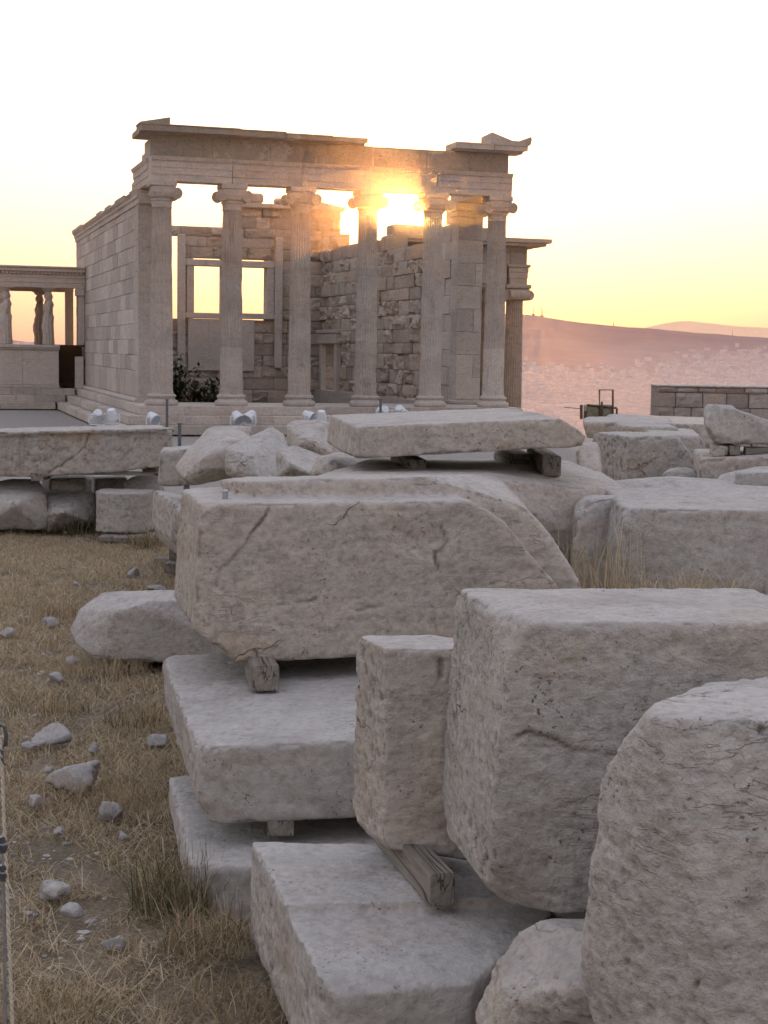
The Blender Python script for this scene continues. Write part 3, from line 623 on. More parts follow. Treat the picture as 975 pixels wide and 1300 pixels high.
# ------------------------------------------------------------------ grass
def blades(name, pts, hmin, hmax, wd, lean, cols, label=None, cat=None, kind=None, group=None, seed=0, segs=3, curl=.6):
    r = np.random.default_rng(seed); n = len(pts); P = np.array(pts)
    H = r.uniform(hmin, hmax, n); an = r.uniform(0, 2 * np.pi, n); ln = np.clip(np.abs(r.normal(lean, .35, n)), .02, 1.5)
    dx, dy = np.cos(an), np.sin(an); tw = r.uniform(0, 2 * np.pi, n); wx, wy = np.cos(tw), np.sin(tw)
    V = np.zeros((n, segs * 2 + 1, 3)); ws = wd * r.uniform(.6, 1.4, n)
    for k in range(segs + 1):
        t = k / segs; a = ln * (t * (1 - curl) + curl * t * t)         # bends over as it rises
        hx = H * t * np.sin(np.minimum(a + ln * .4, 1.5)); hz = H * t * np.cos(np.minimum(a + ln * .4, 1.5))
        c = np.stack([P[:, 0] + dx * hx, P[:, 1] + dy * hx, P[:, 2] + hz], 1)
        if k == segs: V[:, -1] = c
        else:
            o = np.stack([wx, wy, 0 * wx], 1) * (ws * (1 - t * .7))[:, None] / 2
            V[:, 2 * k] = c - o; V[:, 2 * k + 1] = c + o
    m = segs * 2 + 1; base = (np.arange(n) * m)[:, None]
    quads = np.concatenate([base + np.array([2 * k, 2 * k + 1, 2 * k + 3, 2 * k + 2]) for k in range(segs - 1)], 0)
    tris = base + np.array([m - 3, m - 2, m - 1])
    me = bpy.data.meshes.new(name); orig = P.mean(0); orig[2] = P[:, 2].min(); vv = V.reshape(-1, 3) - orig
    nq, ntr = len(quads), len(tris)
    me.vertices.add(len(vv)); me.vertices.foreach_set('co', vv.ravel())
    me.loops.add(nq * 4 + ntr * 3); me.loops.foreach_set('vertex_index', np.concatenate([quads.ravel(), tris.ravel()]))
    me.polygons.add(nq + ntr); me.polygons.foreach_set('loop_start', np.concatenate([np.arange(nq) * 4, nq * 4 + np.arange(ntr) * 3]))
    me.update(calc_edges=True); me.validate()
    t = np.repeat(np.clip(r.normal(cols[0], cols[1], n), 0, 1), m); at = me.attributes.new('tint', 'FLOAT', 'POINT'); at.data.foreach_set('value', t)
    o = link(name, me, GRASS, None, tuple(orig)); tag(o, label, cat, group, kind); return o
def grass_mat():
    m, nt, b = new_mat('dry_straw'); q = NB(nt); at = q.n('ShaderNodeAttribute', attribute_name='tint')
    c = q.ramp(at.outputs['Fac'], [(0, (.035, .05, .018)), (.25, (.14, .13, .07)), (.42, (.24, .175, .10)), (.65, (.43, .33, .205)), (.85, (.55, .46, .32)), (1, (.62, .54, .41))])
    q.L(c, b.inputs['Base Color']); b.inputs['Roughness'].default_value = .8
    tr = q.n('ShaderNodeBsdfTranslucent'); q.L(c, tr.inputs[0]); mx = q.n('ShaderNodeMixShader'); mx.inputs[0].default_value = .3
    q.L(b.outputs[0], mx.inputs[1]); q.L(tr.outputs[0], mx.inputs[2]); q.L(mx.outputs[0], nt.nodes['Material Output'].inputs[0]); return m
GRASS = grass_mat()
def scatter(n, f, seed):
    """clumped points over the yard; f(x,y) keeps the place"""
    r = np.random.default_rng(seed); out = []
    while len(out) < n:
        P = np.stack([r.uniform(-6, 1.2, 20000), 2.6 + 21 * r.random(20000) ** 1.5, np.zeros(20000)], 1)
        d = fbm(P, 1.1, 3, 5) * .9 + fbm(P, 4.0, 2, 6) * .8
        keep = (r.uniform(-.55, .35, len(P)) < d) & f(P[:, 0], P[:, 1]); P = P[keep]; P[:, 2] = -.055 + .05 * fbm(P, .35, 3, 1); out += P.tolist()
    return out[:n]
yard = lambda x, y: (x < -.55 + .0 * y) | ((y > 2.5) & (y < 6) & (x < .1)) | ((y > 13) & (x < -2))
def edge_ok(x, y): return yard(x, y) & (x > -1.2 - y * .42)
blades('dry_grass', scatter(150000, edge_ok, 1), .03, .10, .006, .75, (.58, .16), 'short trampled straw-coloured grass covering the yard at left', 'dry grass', kind='stuff', seed=1)
blades('straw', scatter(90000, edge_ok, 2), .07, .26, .005, 1.45, (.80, .12), 'loose fallen straw stalks lying flat over the yard', 'straw', kind='stuff', seed=2, segs=2)
def tuft(px, py, n, rad, h0, h1, cols, label, lean=.35, z=0, wd=.005, seed=0, group=None):
    c = G(px, py, z); r = np.random.default_rng(seed + 100)
    a = r.uniform(0, 6.28, n); rr = rad * np.sqrt(r.random(n)); P = np.stack([c.x + rr * np.cos(a), c.y + rr * np.sin(a) * .8, np.full(n, c.z - .02)], 1)
    return blades('grass_tuft', P, h0, h1, wd, lean, cols, label, 'grass tuft', None, group, seed + 7, segs=4)
tuft(222, 1150, 520, .20, .08, .38, (.30, .18), 'greenish upright grass tuft against the lowest slab', seed=1)
tuft(172, 915, 260, .22, .05, .16, (.42, .2), 'low green-brown tuft in front of the pointed boulder', seed=2)
tuft(80, 900, 160, .2, .05, .14, (.42, .15), 'small green tuft behind the large ground rock', seed=3)
tuft(262, 1200, 420, .2, .08, .3, (.5, .2), 'tangled straw tuft at the foot of the smooth bottom slab', lean=.7, seed=4)
tuft(90, 780, 320, .35, .1, .22, (.5, .15), 'brown tuft left of the pointed boulder', seed=5)
tuft(130, 850, 420, .35, .08, .2, (.66, .15), 'pale straw tuft under the pointed boulder', lean=.6, seed=6)
tuft(25, 672, 500, .5, .12, .3, (.18, .1), 'green weeds at the foot of the boulder on the left edge', seed=7, wd=.013)
tuft(100, 672, 600, .55, .15, .38, (.18, .1), 'green weeds between the pecked boulder and the drum', seed=8, wd=.013)
tuft(190, 690, 260, .3, .1, .26, (.5, .2), 'straw weeds between the drum and the propped block', seed=9, wd=.012)
tuft(300, 1275, 420, .3, .06, .2, (.5, .15), 'thick trampled tuft beside the bottom slab', lean=.9, seed=10)
tuft(40, 1290, 350, .3, .06, .2, (.55, .15), 'straw tuft at the bottom left corner', lean=.8, seed=11)
tuft(140, 1010, 300, .3, .06, .18, (.52, .15), 'short brown tuft among the ground rocks', lean=.8, seed=12)
tuft(762, 750, 200, .28, .15, .55, (.78, .12), 'tall wispy dry grass in the gap left of the long grey block', lean=.22, z=1.05, wd=.006, seed=13)
tuft(838, 752, 200, .26, .08, .24, (.80, .1), 'bushy golden grass at the foot of the long grey block', lean=.8, z=1.06, wd=.006, seed=14)
tuft(905, 748, 110, .24, .10, .26, (.80, .1), 'arching golden grass right of the bushy golden grass', lean=.85, z=1.06, wd=.006, seed=15)

# loose stones in the yard
stones = [((68, 926, 40, 17), 'large jagged grey rock lying in the grass, biggest of the loose rocks'), ((96, 985, 42, 17), 'rough pale rock with a hump, below the biggest loose rock'),
          ((33, 937, 14, 7), 'small flat stone left below the biggest loose rock'), ((118, 944, 15, 8), 'angular stone right of the biggest loose rock'),
          ((192, 934, 18, 7), 'flat oval stone by the left stack of slabs'), ((85, 836, 24, 9), 'smooth oval pale stone left of the pointed boulder'),
          ((66, 855, 12, 5), 'narrow stone just under the smooth oval one'), ((38, 1010, 18, 9), 'wedge-shaped grey stone at the left, above the cord'),
          ((137, 1022, 18, 12), 'upright grey stone in the middle of the yard'), ((63, 1120, 21, 18), 'sharp blue-grey stone standing on edge'),
          ((88, 1150, 14, 6), 'half-buried pale stone beside the sharp one'), ((60, 972, 12, 5), 'small white stone touching the rough pale rock'),
          ((72, 1046, 10, 4), 'little flat stone in the straw above the sharp stone'), ((134, 1184, 20, 10), 'dull brown stone sunk in straw left of the green tuft'),
          ((7, 798, 10, 6), 'pale stone on the left edge of the yard'), ((56, 786, 13, 4), 'thin pale stone between boulder and left edge'),
          ((155, 1052, 9, 6), 'tiny stone between the upright stone and the slabs'), ((194, 742, 16, 4), 'flat whitish stone near the propped block'),
          ((170, 722, 10, 6), 'dark round stone near the propped block'), ((93, 738, 9, 3), 'small whitish chip in the far yard')]
for i, ((px, py, hw, hh), lab) in enumerate(stones):
    c = G(px, py + hh, 0); s = c.y / F * 1.3; a, b_, h = hw * s, hw * s * .8, hh * s * 2 * .72; rnd = random.Random(i + 40)
    pts = []
    for k in range(18):
        th = rnd.uniform(0, 6.28); u = rnd.uniform(0, 1); rr = math.sqrt(1 - (u * .85) ** 2)
        pts.append((c.x + a * rr * math.cos(th), c.y + b_ + b_ * rr * math.sin(th), -.05 + (h + .02) * u ** 1.2))
    rock('ground_stone', [pts], vox=max(.006, a / 14), mat=ROCK, label=lab, cat='stone', seed=60 + i, chips=6, chipsize=a * .35, warp=a * .35, rough=.008, pits=0, strata=.3, group=None)

def gravel():
    r = np.random.default_rng(9); P = []
    while len(P) < 5200:
        Q = np.stack([r.uniform(-7, 1.2, 8000), 3 + 22 * r.random(8000) ** 1.3, np.zeros(8000)], 1)
        k = (fbm(Q, .9, 3, 15) > r.uniform(-.1, .6, 8000)) & edge_ok(Q[:, 0], Q[:, 1]); Q = Q[k]; Q[:, 2] = -.06 + .05 * fbm(Q, .35, 3, 1) + .022 * fbm(Q, 2.3, 4, 2); P += Q.tolist()
    mb = MB(); bm = bmesh.new(); bmesh.ops.create_icosphere(bm, subdivisions=1, radius=1); base = np.array([v.co[:] for v in bm.verts]); fs = [[v.index for v in f.verts] for f in bm.faces]; bm.free()
    for p in P[:5200]:
        s_ = .006 + .03 * r.random() ** 3; v = base * (1 + r.normal(0, .18, base.shape)) * np.array([s_, s_ * r.uniform(.6, 1), s_ * r.uniform(.35, .7)]); a = r.uniform(0, 6.28); c, d = math.cos(a), math.sin(a)
        v = np.stack([v[:, 0] * c - v[:, 1] * d, v[:, 0] * d + v[:, 1] * c, v[:, 2]], 1) + np.array(p); mb.add(v.tolist(), fs, float(r.uniform(0, 1)))
    tag(mb.build('gravel', ROCKT), 'scattered marble chips and gravel between the straw at left', 'gravel', kind='stuff')
ROCKT = stone('marble_chips', (.30, .28, .26), (.36, .34, .32), k=2, crack=0, tint=.4, cav_shade_blotch=0)
gravel()
# ------------------------------------------------------------------ the temple
TH = .2922; TZ = .8
temple = empty('temple', (-6.7101, 47.0275, TZ), TH, 'roofless marble temple with six tall Ionic columns, the sun showing between two of them', 'temple')
H = 6.586
def crepis():
    mb = MB(); rnd = random.Random(1)
    def slabs(x0, x1, y0, y1, z0, z1, along, L):
        a0, a1 = (x0, x1) if along == 'x' else (y0, y1); a = a0
        while a < a1 - .01:
            b = min(a + L * rnd.uniform(.8, 1.2), a1)
            if a1 - b < .4: b = a1
            t = rnd.uniform(.3, .75)
            if along == 'x': mb.box((a, y0, z0), (b, y1, z1 - rnd.uniform(0, .004)), t, .012)
            else: mb.box((x0, a, z0), (x1, b, z1 - rnd.uniform(0, .004)), t, .012)
            a = b
    for i in range(3):
        o = .42 * i; z1 = -.27 * i; z0 = z1 - .27
        slabs(-.72 - o, 11.3 + o, -.62 - o, (2.75 if i == 0 else -.62 - .42 * (i - 1)), z0, z1, 'x', 1.55)      # east front
        slabs(-.72 - o, (-.36 if i == 0 else -.72 - .42 * (i - 1)), (2.75 if i == 0 else -.62 - .42 * (i - 1)), 22.3, z0, z1, 'y', 1.4)     # south flank
    mb.box((-.5, -.3, -2.6), (11.1, 2.6, -.55), .4)
    mb.box((-.6, 2.6, -1.1), (.35, 22, -.02), .4); mb.box((10.1, 2.6, -3.5), (11.2, 22, -.02), .4)
    return mb.build('steps', TEMPLE, temple)
crepis()

def lathe(mb, prof, n, fl=0, depth=0, flutez=(0, 99), tint=.5, cx=0, cy=0, seed=0, flats=None):
    vs = []; ts = []
    for (z, r) in prof:
        for k in range(n):
            t = 2 * math.pi * k / n; rr = r
            if fl and flutez[0] <= z <= flutez[1]: rr = r - depth * (abs(math.sin(fl * t / 2)) ** .6)
            vs.append((cx + rr * math.cos(t), cy + rr * math.sin(t), z)); ts.append(tint(z, t) if callable(tint) else tint)
    m = len(prof); fs = [(i * n + k, i * n + (k + 1) % n, (i + 1) * n + (k + 1) % n, (i + 1) * n + k) for i in range(m - 1) for k in range(n)]
    fs += [tuple(range(n))[::-1], tuple(range((m - 1) * n, m * n))]
    mb.add(vs, fs, ts)
def spiral_volute(mb, cx, y, cz, r, sgn, front=-1):
    """a scroll: disc with a raised spiral band and an eye"""
    n = 28; vs = [(cx, y, cz)]; yb = y
    for k in range(n): vs.append((cx + r * math.cos(6.2832 * k / n), y, cz + r * math.sin(6.2832 * k / n)))
    mb.add(vs, [(0, (k + 1) % n + 1, k + 1) if front < 0 else (0, k + 1, (k + 1) % n + 1) for k in range(n)], .4)
    pts = []; rs = []
    for k in range(44):
        t = k / 43; an = sgn * t * 2.3 * 2 * math.pi + math.pi / 2; rr = r * (1 - t * .86)
        pts.append((cx + rr * math.cos(an), y + front * .012, cz + rr * math.sin(an))); rs.append(.022 * (1 - t * .45))
    mb.tube(pts, rs, 5, .55, True)
    mb.tube([(cx, y, cz), (cx, y + front * .035, cz)], [.03, .022], 8, .6)
def column(x, y, r0=.346, r1=.29, h=H, z0=0, parent=temple, seams=(2.2, 4.1), vol=(1, 1), plain=None, mat=TEMPLE, seed=0, fl=24, simple=False):
    rnd = random.Random(seed); base = empty('column', (x, y, z0)); base.parent = parent
    k = r0 / .346; bt = .34 * k; ct = h - .55 * k; neck = ct - .22 * k
    # attic base: two tori and a hollow
    mb = MB(); pr = [(0, .48 * k), (.02 * k, .495 * k), (.09 * k, .505 * k), (.15 * k, .48 * k), (.17 * k, .43 * k), (.20 * k, .40 * k), (.235 * k, .405 * k), (.25 * k, .43 * k), (.29 * k, .445 * k), (.325 * k, .42 * k), (bt, .38 * k)]
    lathe(mb, pr, 48, tint=rnd.uniform(.35, .65)); mb.build('base', mat, base, True)
    # fluted shaft, drums slightly offset at the seams
    mb = MB(); zs = [bt, bt + .05, bt + .12]; cuts = [s for s in seams]
    zz = bt + .3
    while zz < neck - .1: zs.append(zz); zz += .32
    for s in cuts: zs += [s - .012, s, s + .012]
    zs = sorted(set(zs + [neck - .05, neck])); prof = []
    for z in zs:
        t = (z - bt) / (neck - bt); r = r0 + (r1 - r0) * (t ** 1.25)
        if z <= bt + .01: r *= 1.09
        elif z <= bt + .06: r *= 1.03
        if any(abs(z - s) < .005 for s in cuts): r -= .014
        prof.append((z, r))
    dr = [rnd.uniform(.35, .7) for _ in range(len(cuts) + 1)]
    tf = lambda z, t: dr[sum(z > s for s in cuts)] + .1 * math.sin(z * 5 + seed)
    n = fl * 6
    if plain:   # newer plain drums low down on this column
        lathe(mb, [p for p in prof if p[0] <= plain + .02], n, fl, .012, tint=lambda z, t: .75 if z < plain else .55)
        lathe(mb, [p for p in prof if p[0] >= plain], n, fl, .036 * k, tint=tf)
    else: lathe(mb, prof, n, fl, .036 * k, tint=tf)
    me_o = mb.build('shaft', mat, base)
    me = me_o.data; nv = len(me.vertices); P = np.empty(nv * 3); me.vertices.foreach_get('co', P); P = P.reshape(-1, 3)
    rd = np.hypot(P[:, 0], P[:, 1]); nz = fbm(P + seed * 9, 3.0, 4, 3); dent = -.035 * sstep(.25, .6, nz); f = (rd + dent + .003 * fbm(P, 12, 2, 5)) / np.maximum(rd, 1e-5)
    P[:, 0] *= f; P[:, 1] *= f; me.vertices.foreach_set('co', P.ravel()); me.update()
    # capital: carved neck band, echinus, scroll cushion, thin abacus
    mb = MB(); s = k
    lathe(mb, [(neck, r1), (neck + .02, r1 + .02 * s), (neck + .04, r1), (neck + .17 * s, r1 + .012 * s), (ct - .03, r1 + .02 * s), (ct - .01, r1 + .05 * s), (ct + .03 * s, r1 + .05 * s), (ct + .05 * s, r1 + .03 * s), (ct + .10 * s, r1 + .10 * s), (ct + .20 * s, r1 + .14 * s)], 40, tint=.5)
    W_ = .375 * s; vr = .165 * s; vy = .33 * s; cz = ct + .19 * s
    mb.box((-W_ if vol[0] else -r1 - .03, -vy, ct + .20 * s), (W_ if vol[1] else r1 + .03, vy, ct + .40 * s), .5, .015)
    for sg, on in ((-1, vol[0]), (1, vol[1])):
        if not on: continue
        cx = sg * (W_ + .02 * s); pts = []; rs = []
        for j in range(9):
            t = j / 8 * 2 - 1; pts.append((cx, t * vy, cz)); rs.append(vr * (.62 + .38 * abs(t) ** 1.5))
        mb.tube(pts, rs, 24, .5, True)
        for fr in (-1, 1): spiral_volute(mb, cx, fr * (vy + .003), cz, vr, -sg, fr)
    mb.box((-.40 * s, -.36 * s, ct + .402 * s), (.40 * s, .36 * s, h), .55, .02)
    mb.build('capital', mat, base)
    return base
seam = [(1.7, 3.6), (1.75, 4.3), (1.72, 3.9), (2.0, 4.0), (1.9, 4.2), (1.85, 3.25, 4.9)]
vols = [(0, 1), (1, 1), (1, 1), (1, 1), (1, 1), (1, 1)]
for i in range(6): column(i * 2.113, 0, seams=seam[i], vol=vols[i], seed=i + 1, plain=1.85 if i == 5 else None)

def jag(u, amp, seed, step=.25):
    k = math.floor(u / step); return amp * (random.Random(seed * 1000 + k).random() - .5) * 2
def extr(mb, prof, a, b, axis='x', tint=.5, flip=False):
    """a moulding: profile of (out, z) swept from a to b"""
    n = len(prof); P = []
    for t in (a, b):
        for (o, z) in prof: P.append((t, o, z) if axis == 'x' else (o, t, z))
    fs = [(k, (k + 1) % n, n + (k + 1) % n, n + k) for k in range(n)] + [tuple(range(n))[::-1], tuple(range(n, 2 * n))]
    mb.add(P, fs, tint)
def entablature():
    f = -.33       # face plane of the lowest band
    def arch(o):   # three bands, each a little proud, and a crowning moulding
        return [(.33, H), (f - o, H), (f - o, H + .19), (f - .02 - o, H + .193), (f - .02 - o, H + .39), (f - .04 - o, H + .393), (f - .04 - o, H + .575), (f - .07 - o, H + .60), (f - .10 - o, H + .66), (f - .115 - o, H + .70), (.33, H + .70)]
    mb = MB(); cuts = [-.36, 2.05, 4.16, 6.30, 8.45, 10.93]
    for i in range(5): extr(mb, arch(.004 * (i % 2)), cuts[i] + .008, cuts[i + 1] - .008, 'x', [.62, .5, .6, .45, .58][i])
    # egg-and-dart and bead runs
    for i in range(int(11.2 / .075)):
        x = -.36 + i * .075
        if any(abs(x - c) < .09 for c in cuts[1:-1]): continue
        mb.box((x, f - .09, H + .585), (x + .045, f - .055, H + .628), .55)
    o = mb.build('architrave', TEMPLE, temple)
    mb = MB()  # return along the south side, its broken end stepping back
    prof = [(-x - 0.0, z) for x, z in [( .33, H), (.33, H + .19), (.35, H + .193), (.35, H + .39), (.37, H + .393), (.37, H + .575), (.40, H + .6), (.44, H + .70), (-.3, H + .7), (-.3, H)]]
    extr(mb, prof, .34, 1.9, 'y', .55); extr(mb, prof, 1.905, 3.6, 'y', .45)
    mb.box((-.33, 3.605, H + .005), (.3, 4.2, H + .35), .4, .03)
    mb.build('side_architrave', TEMPLE, temple)
    mb = MB(); z0 = H + .703; z1 = H + 1.32; cu = [-.30, 1.45, 3.2, 4.62, 6.4, 8.1, 9.5, 10.80]
    for i in range(7):
        mb.box((cu[i] + .003, -.30, z0), (cu[i + 1] - .003, .30, z1 - (0.0 if i < 4 else .015)), [.45, .5, .4, .6, .55, .6, .5][i], .012)
    rnd = random.Random(5)
    mb.build('frieze', FRIEZE, temple)
    # dowel holes
    for i in range(34):
        x = rnd.uniform(0, 10.6); z = z0 + rnd.choice((.42, .44, .3, .5)) + rnd.uniform(-.03, .03); mb = MB(); mb.box((x, -.303, z), (x + .022, -.28, z + .035), 0); mb.build('dowel_hole', BLACK, temple)
    mb = MB(); mb.box((-.29, .305, z0), (.2, 1.6, z0 + .60), .5, .02); mb.box((-.29, 1.605, z0), (.2, 2.2, z0 + .30), .5, .03)
    mb.build('side_frieze', TEMPLE, temple)
    # cornice, surviving in stretches
    def geison(mb, a, b, proj, th=.15, t=.5, lip=.03):
        extr(mb, [(.25, z1 + .003), (-.30, z1 + .003), (-.36, z1 + .06), (-proj + .05, z1 + .05), (-proj, z1 + .04), (-proj, z1 + .04 + th), (-proj - lip, z1 + .06 + th), (-proj - lip, z1 + .09 + th), (.25, z1 + .09 + th)], a, b, 'x', t)
    mb = MB(); xs = [-.72, .95, 2.2, 3.6, 5.0, 6.12]; pj = [.80, .78, .70, .74, .66]
    for i in range(5): geison(mb, xs[i] + .006, xs[i + 1] - .006, pj[i], [.15, .15, .14, .10, .09][i], [.4, .45, .5, .4, .5][i])
    
    # wedge of the gable start at the left corner
    a, b_ = -.74, .12; zt = z1 + .245
    vs = [(a, -.8, zt), (b_, -.8, zt), (b_, .2, zt), (a, .2, zt), (a, -.8, zt + .03), (b_, -.8, zt + .20), (b_, .2, zt + .18), (a, .2, zt + .05)]
    mb.add(vs, [(0, 3, 2, 1), (4, 5, 6, 7), (0, 1, 5, 4), (1, 2, 6, 5), (2, 3, 7, 6), (3, 0, 4, 7)], .45)
    mb.box((-.72, .26, z1 + .01), (.1, 1.2, z1 + .2), .4, .03)
    mb.build('cornice', FRIEZE, temple)
    mb = MB(); geison(mb, 8.9, 10.15, .74, .13, .6); geison(mb, 10.16, 11.25, .76, .13, .5)
    a, b_ = 10.05, 11.32; zt = z1 + .223
    vs = [(a, -.78, zt), (b_, -.8, zt), (b_, .2, zt), (a, .2, zt), (a, -.78, zt + .34), (10.7, -.8, zt + .12), (10.95, -.8, zt + .11), (b_, -.84, zt + .26), (b_ + .03, -.84, zt + .17), (a, .2, zt + .3), (10.7, .2, zt + .1), (10.95, .2, zt + .1), (b_, .2, zt + .25)]
    mb.add(vs, [(0, 1, 8, 7, 6, 5, 4), (4, 5, 10, 9), (5, 6, 11, 10), (6, 7, 12, 11), (0, 4, 9, 3), (7, 8, 1, 2, 12), (3, 9, 10, 11, 12, 2), (0, 3, 2, 1)], .5)
    mb.build('corner_cornice', TEMPLE, temple)
entablature()

def wall(name, mat, org, du, dn, U, V, course, L, thick, parent=temple, top=None, keep=None, jit=.006, rough=0, ch=.012, seed=0, tints=(.3, .75), smoothtint=False):
    """coursed masonry: every block its own chamfered or broken face; du along, dn outward (the seen face)"""
    rnd = random.Random(seed); mb = MB(); du = Vector(du); dn = Vector(dn); uz = Vector((0, 0, 1)); org = Vector(org); v = V[0]; row = 0
    P = lambda u, v, w: org + du * u + uz * v + dn * w
    while v < V[1] - .05:
        hgt = min(course * (rnd.uniform(.8, 1.2) if rough > .05 else 1), V[1] - v); u = U[0] - (L / 2 if row % 2 else 0)
        while u < U[1] - .02:
            ln = L * (rnd.uniform(.55, 1.35) if rough > .03 else rnd.uniform(.97, 1.03)); a, b = max(u, U[0]), min(u + ln, U[1]); u += ln
            if b - a < .05: continue
            cu, cv = (a + b) / 2, v + hgt / 2
            if top and v + hgt * .6 > top(cu): continue
            segs = [(a, b)]
            if keep: segs = [sg for sg in keep(a, b, v, v + hgt)]
            for (a_, b_) in segs:
                if b_ - a_ < .04: continue
                t = rnd.uniform(*tints); w0 = rnd.uniform(-1, 1) * jit
                if rough <= 0:
                    c = ch * rnd.uniform(.6, 1.6); vs = [P(a_ + c, v + c, w0), P(b_ - c, v + c, w0), P(b_ - c, v + hgt - c, w0), P(a_ + c, v + hgt - c, w0)] + [P(a_, v, w0 - c), P(b_, v, w0 - c), P(b_, v + hgt, w0 - c), P(a_, v + hgt, w0 - c)] + [P(a_, v, -thick), P(b_, v, -thick), P(b_, v + hgt, -thick), P(a_, v + hgt, -thick)]
                    fs = [(0, 1, 2, 3), (4, 5, 1, 0), (5, 6, 2, 1), (6, 7, 3, 2), (7, 4, 0, 3), (8, 9, 5, 4), (9, 10, 6, 5), (10, 11, 7, 6), (11, 8, 4, 7), (11, 10, 9, 8)]
                    mb.add(vs, fs, t)
                else:
                    nu, nv = max(3, int((b_ - a_) / .09)), max(3, int(hgt / .09)); vs = []
                    broken = rnd.random() < .42
                    Q = np.array([[(a_ + (b_ - a_) * i / nu), v + hgt * j / nv, seed * 3.3 + w0 * 20] for j in range(nv + 1) for i in range(nu + 1)])
                    nz = fbm(Q * np.array([1, 1.8, 1]), 2.6, 4, seed) * (1 if broken else .12)
                    for j in range(nv + 1):
                        for i in range(nu + 1):
                            e = min(i, nu - i) / nu; e2 = min(j, nv - j) / nv; rd = (.035 if broken else .012) * ((e < .01) + (e2 < .01))
                            x, y, _ = Q[j * (nu + 1) + i]
                            vs.append(P(x + (.01 if i == 0 else -.01 if i == nu else 0), y + (.008 if j == 0 else -.008 if j == nv else 0), w0 + nz[j * (nu + 1) + i] * rough * 1.6 - rd))
                    fs = [(j * (nu + 1) + i, j * (nu + 1) + i + 1, (j + 1) * (nu + 1) + i + 1, (j + 1) * (nu + 1) + i) for j in range(nv) for i in range(nu)]
                    n0 = len(vs); vs += [P(a_, v, -thick), P(b_, v, -thick), P(b_, v + hgt, -thick), P(a_, v + hgt, -thick)]
                    bot = [i for i in range(nu + 1)]; tp = [nv * (nu + 1) + i for i in range(nu + 1)]; lf = [j * (nu + 1) for j in range(nv + 1)]; rt = [j * (nu + 1) + nu for j in range(nv + 1)]
                    fs += [tuple([n0, n0 + 1] + bot[::-1]), tuple([n0 + 2, n0 + 3] + tp), tuple([n0 + 3, n0] + lf), tuple([n0 + 1, n0 + 2] + rt[::-1]), (n0 + 3, n0 + 2, n0 + 1, n0)]
                    mb.add(vs, fs, t)
        v += hgt; row += 1
    return mb.build(name, mat, parent)

# south wall: seen face looks south (-x)
wall('south_wall', TEMPLE, (-.35, 0, 0), (0, 1, 0), (-1, 0, 0), (3.0, 21.9), (.98, 6.13), .49, 1.32, .64, jit=.008, seed=3, tints=(.2, .85), ch=.02)
wall('wall_base', TEMPLE, (-.35, 0, 0), (0, 1, 0), (-1, 0, 0), (3.0, 21.9), (.14, .98), .84, 1.32, .64, jit=.004, seed=4, tints=(.35, .75), ch=.02)
mb = MB(); extr(mb, [(.3, -.0), (-.50, 0), (-.52, .05), (-.47, .10), (-.42, .138), (.3, .138)], 2.25, 21.9, 'y', .5); mb.build('wall_foot', TEMPLE, temple)
wall('corner_pier', TEMPLE, (-.38, 0, 0), (0, 1, 0), (-1, 0, 0), (2.3, 3.0), (.14, 6.13), .98, 2, .70, jit=.002, seed=5, tints=(.3, .6), ch=.015)
mb = MB()
pr = [(.3, 6.133), (-.38, 6.133), (-.38, 6.28), (-.43, 6.32), (-.43, 6.40), (-.48, 6.46), (-.52, 6.56), (-.52, 6.60), (.3, 6.60)]
y = 2.2; rnd = random.Random(8)
while y < 21.9:
    b_ = min(y + rnd.uniform(1.1, 1.5), 22.05); extr(mb, [(o + rnd.uniform(-.012, .012) * (o < 0), z + (rnd.uniform(-.10, .03) if z > 6.5 else 0)) for o, z in pr], y, b_ - .01, 'y', rnd.uniform(.35, .65)); y = b_
mb.box((-.30, 3.2, 6.605), (.25, 20.6, 6.70), .4, .03); mb.box((-.42, 19.6, 6.6), (.25, 21.5, 6.74), .5, .04)
mb.build('wall_crown_moulding', TEMPLE, temple)

# west wall, seen from inside through the colonnade; windows between engaged half columns
WY = 21.3
wins = [(4.62, 5.86, 3.28, 5.25), (6.62, 7.85, 3.30, 5.25)]; gap = (2.2, 4.02, 3.3, 6.30)
def westtop(u):
    if u < 6.1: return 7.0 + jag(u, .05, 2, .9)
    if u < 6.5: return 7.55
    return 7.85
def keepwest(a, b, v0, v1):
    segs = [(a, b)]
    for (x0, x1, z0, z1) in wins + [gap]:
        if min(v1, z1) - max(v0, z0) > .12:
            n = []
            for s, e in segs:
                if e <= x0 or s >= x1: n.append((s, e))
                else:
                    if s < x0: n.append((s, x0))
                    if e > x1: n.append((x1, e))
            segs = n
    return segs
wall('west_wall', TEMPLE_RUST, (0, WY, 0), (1, 0, 0), (0, -1, 0), (.3, 11.2), (-3.0, 8.0), .49, 1.15, .6, top=westtop, keep=keepwest, jit=.05, rough=.09, seed=11, tints=(.25, .8))
mb = MB()
mb.box((6.5, WY - .18, 7.855), (11.35, WY + .5, 8.05), .5, .03); mb.box((6.85, WY - .02, 8.052), (7.7, WY + .4, 8.5), .5, .1); mb.box((8.2, WY, 8.052), (9.6, WY + .4, 8.33), .45, .08)
mb.add([(9.6, WY, 8.06), (11.2, WY, 8.06), (11.2, WY + .4, 8.06), (9.6, WY + .4, 8.06), (9.6, WY, 8.36), (9.6, WY + .4, 8.36)], [(0, 1, 4), (2, 3, 5), (1, 2, 5, 4), (0, 4, 5, 3), (0, 3, 2, 1)], .5)
mb.build('gable_stones', TEMPLE, temple)
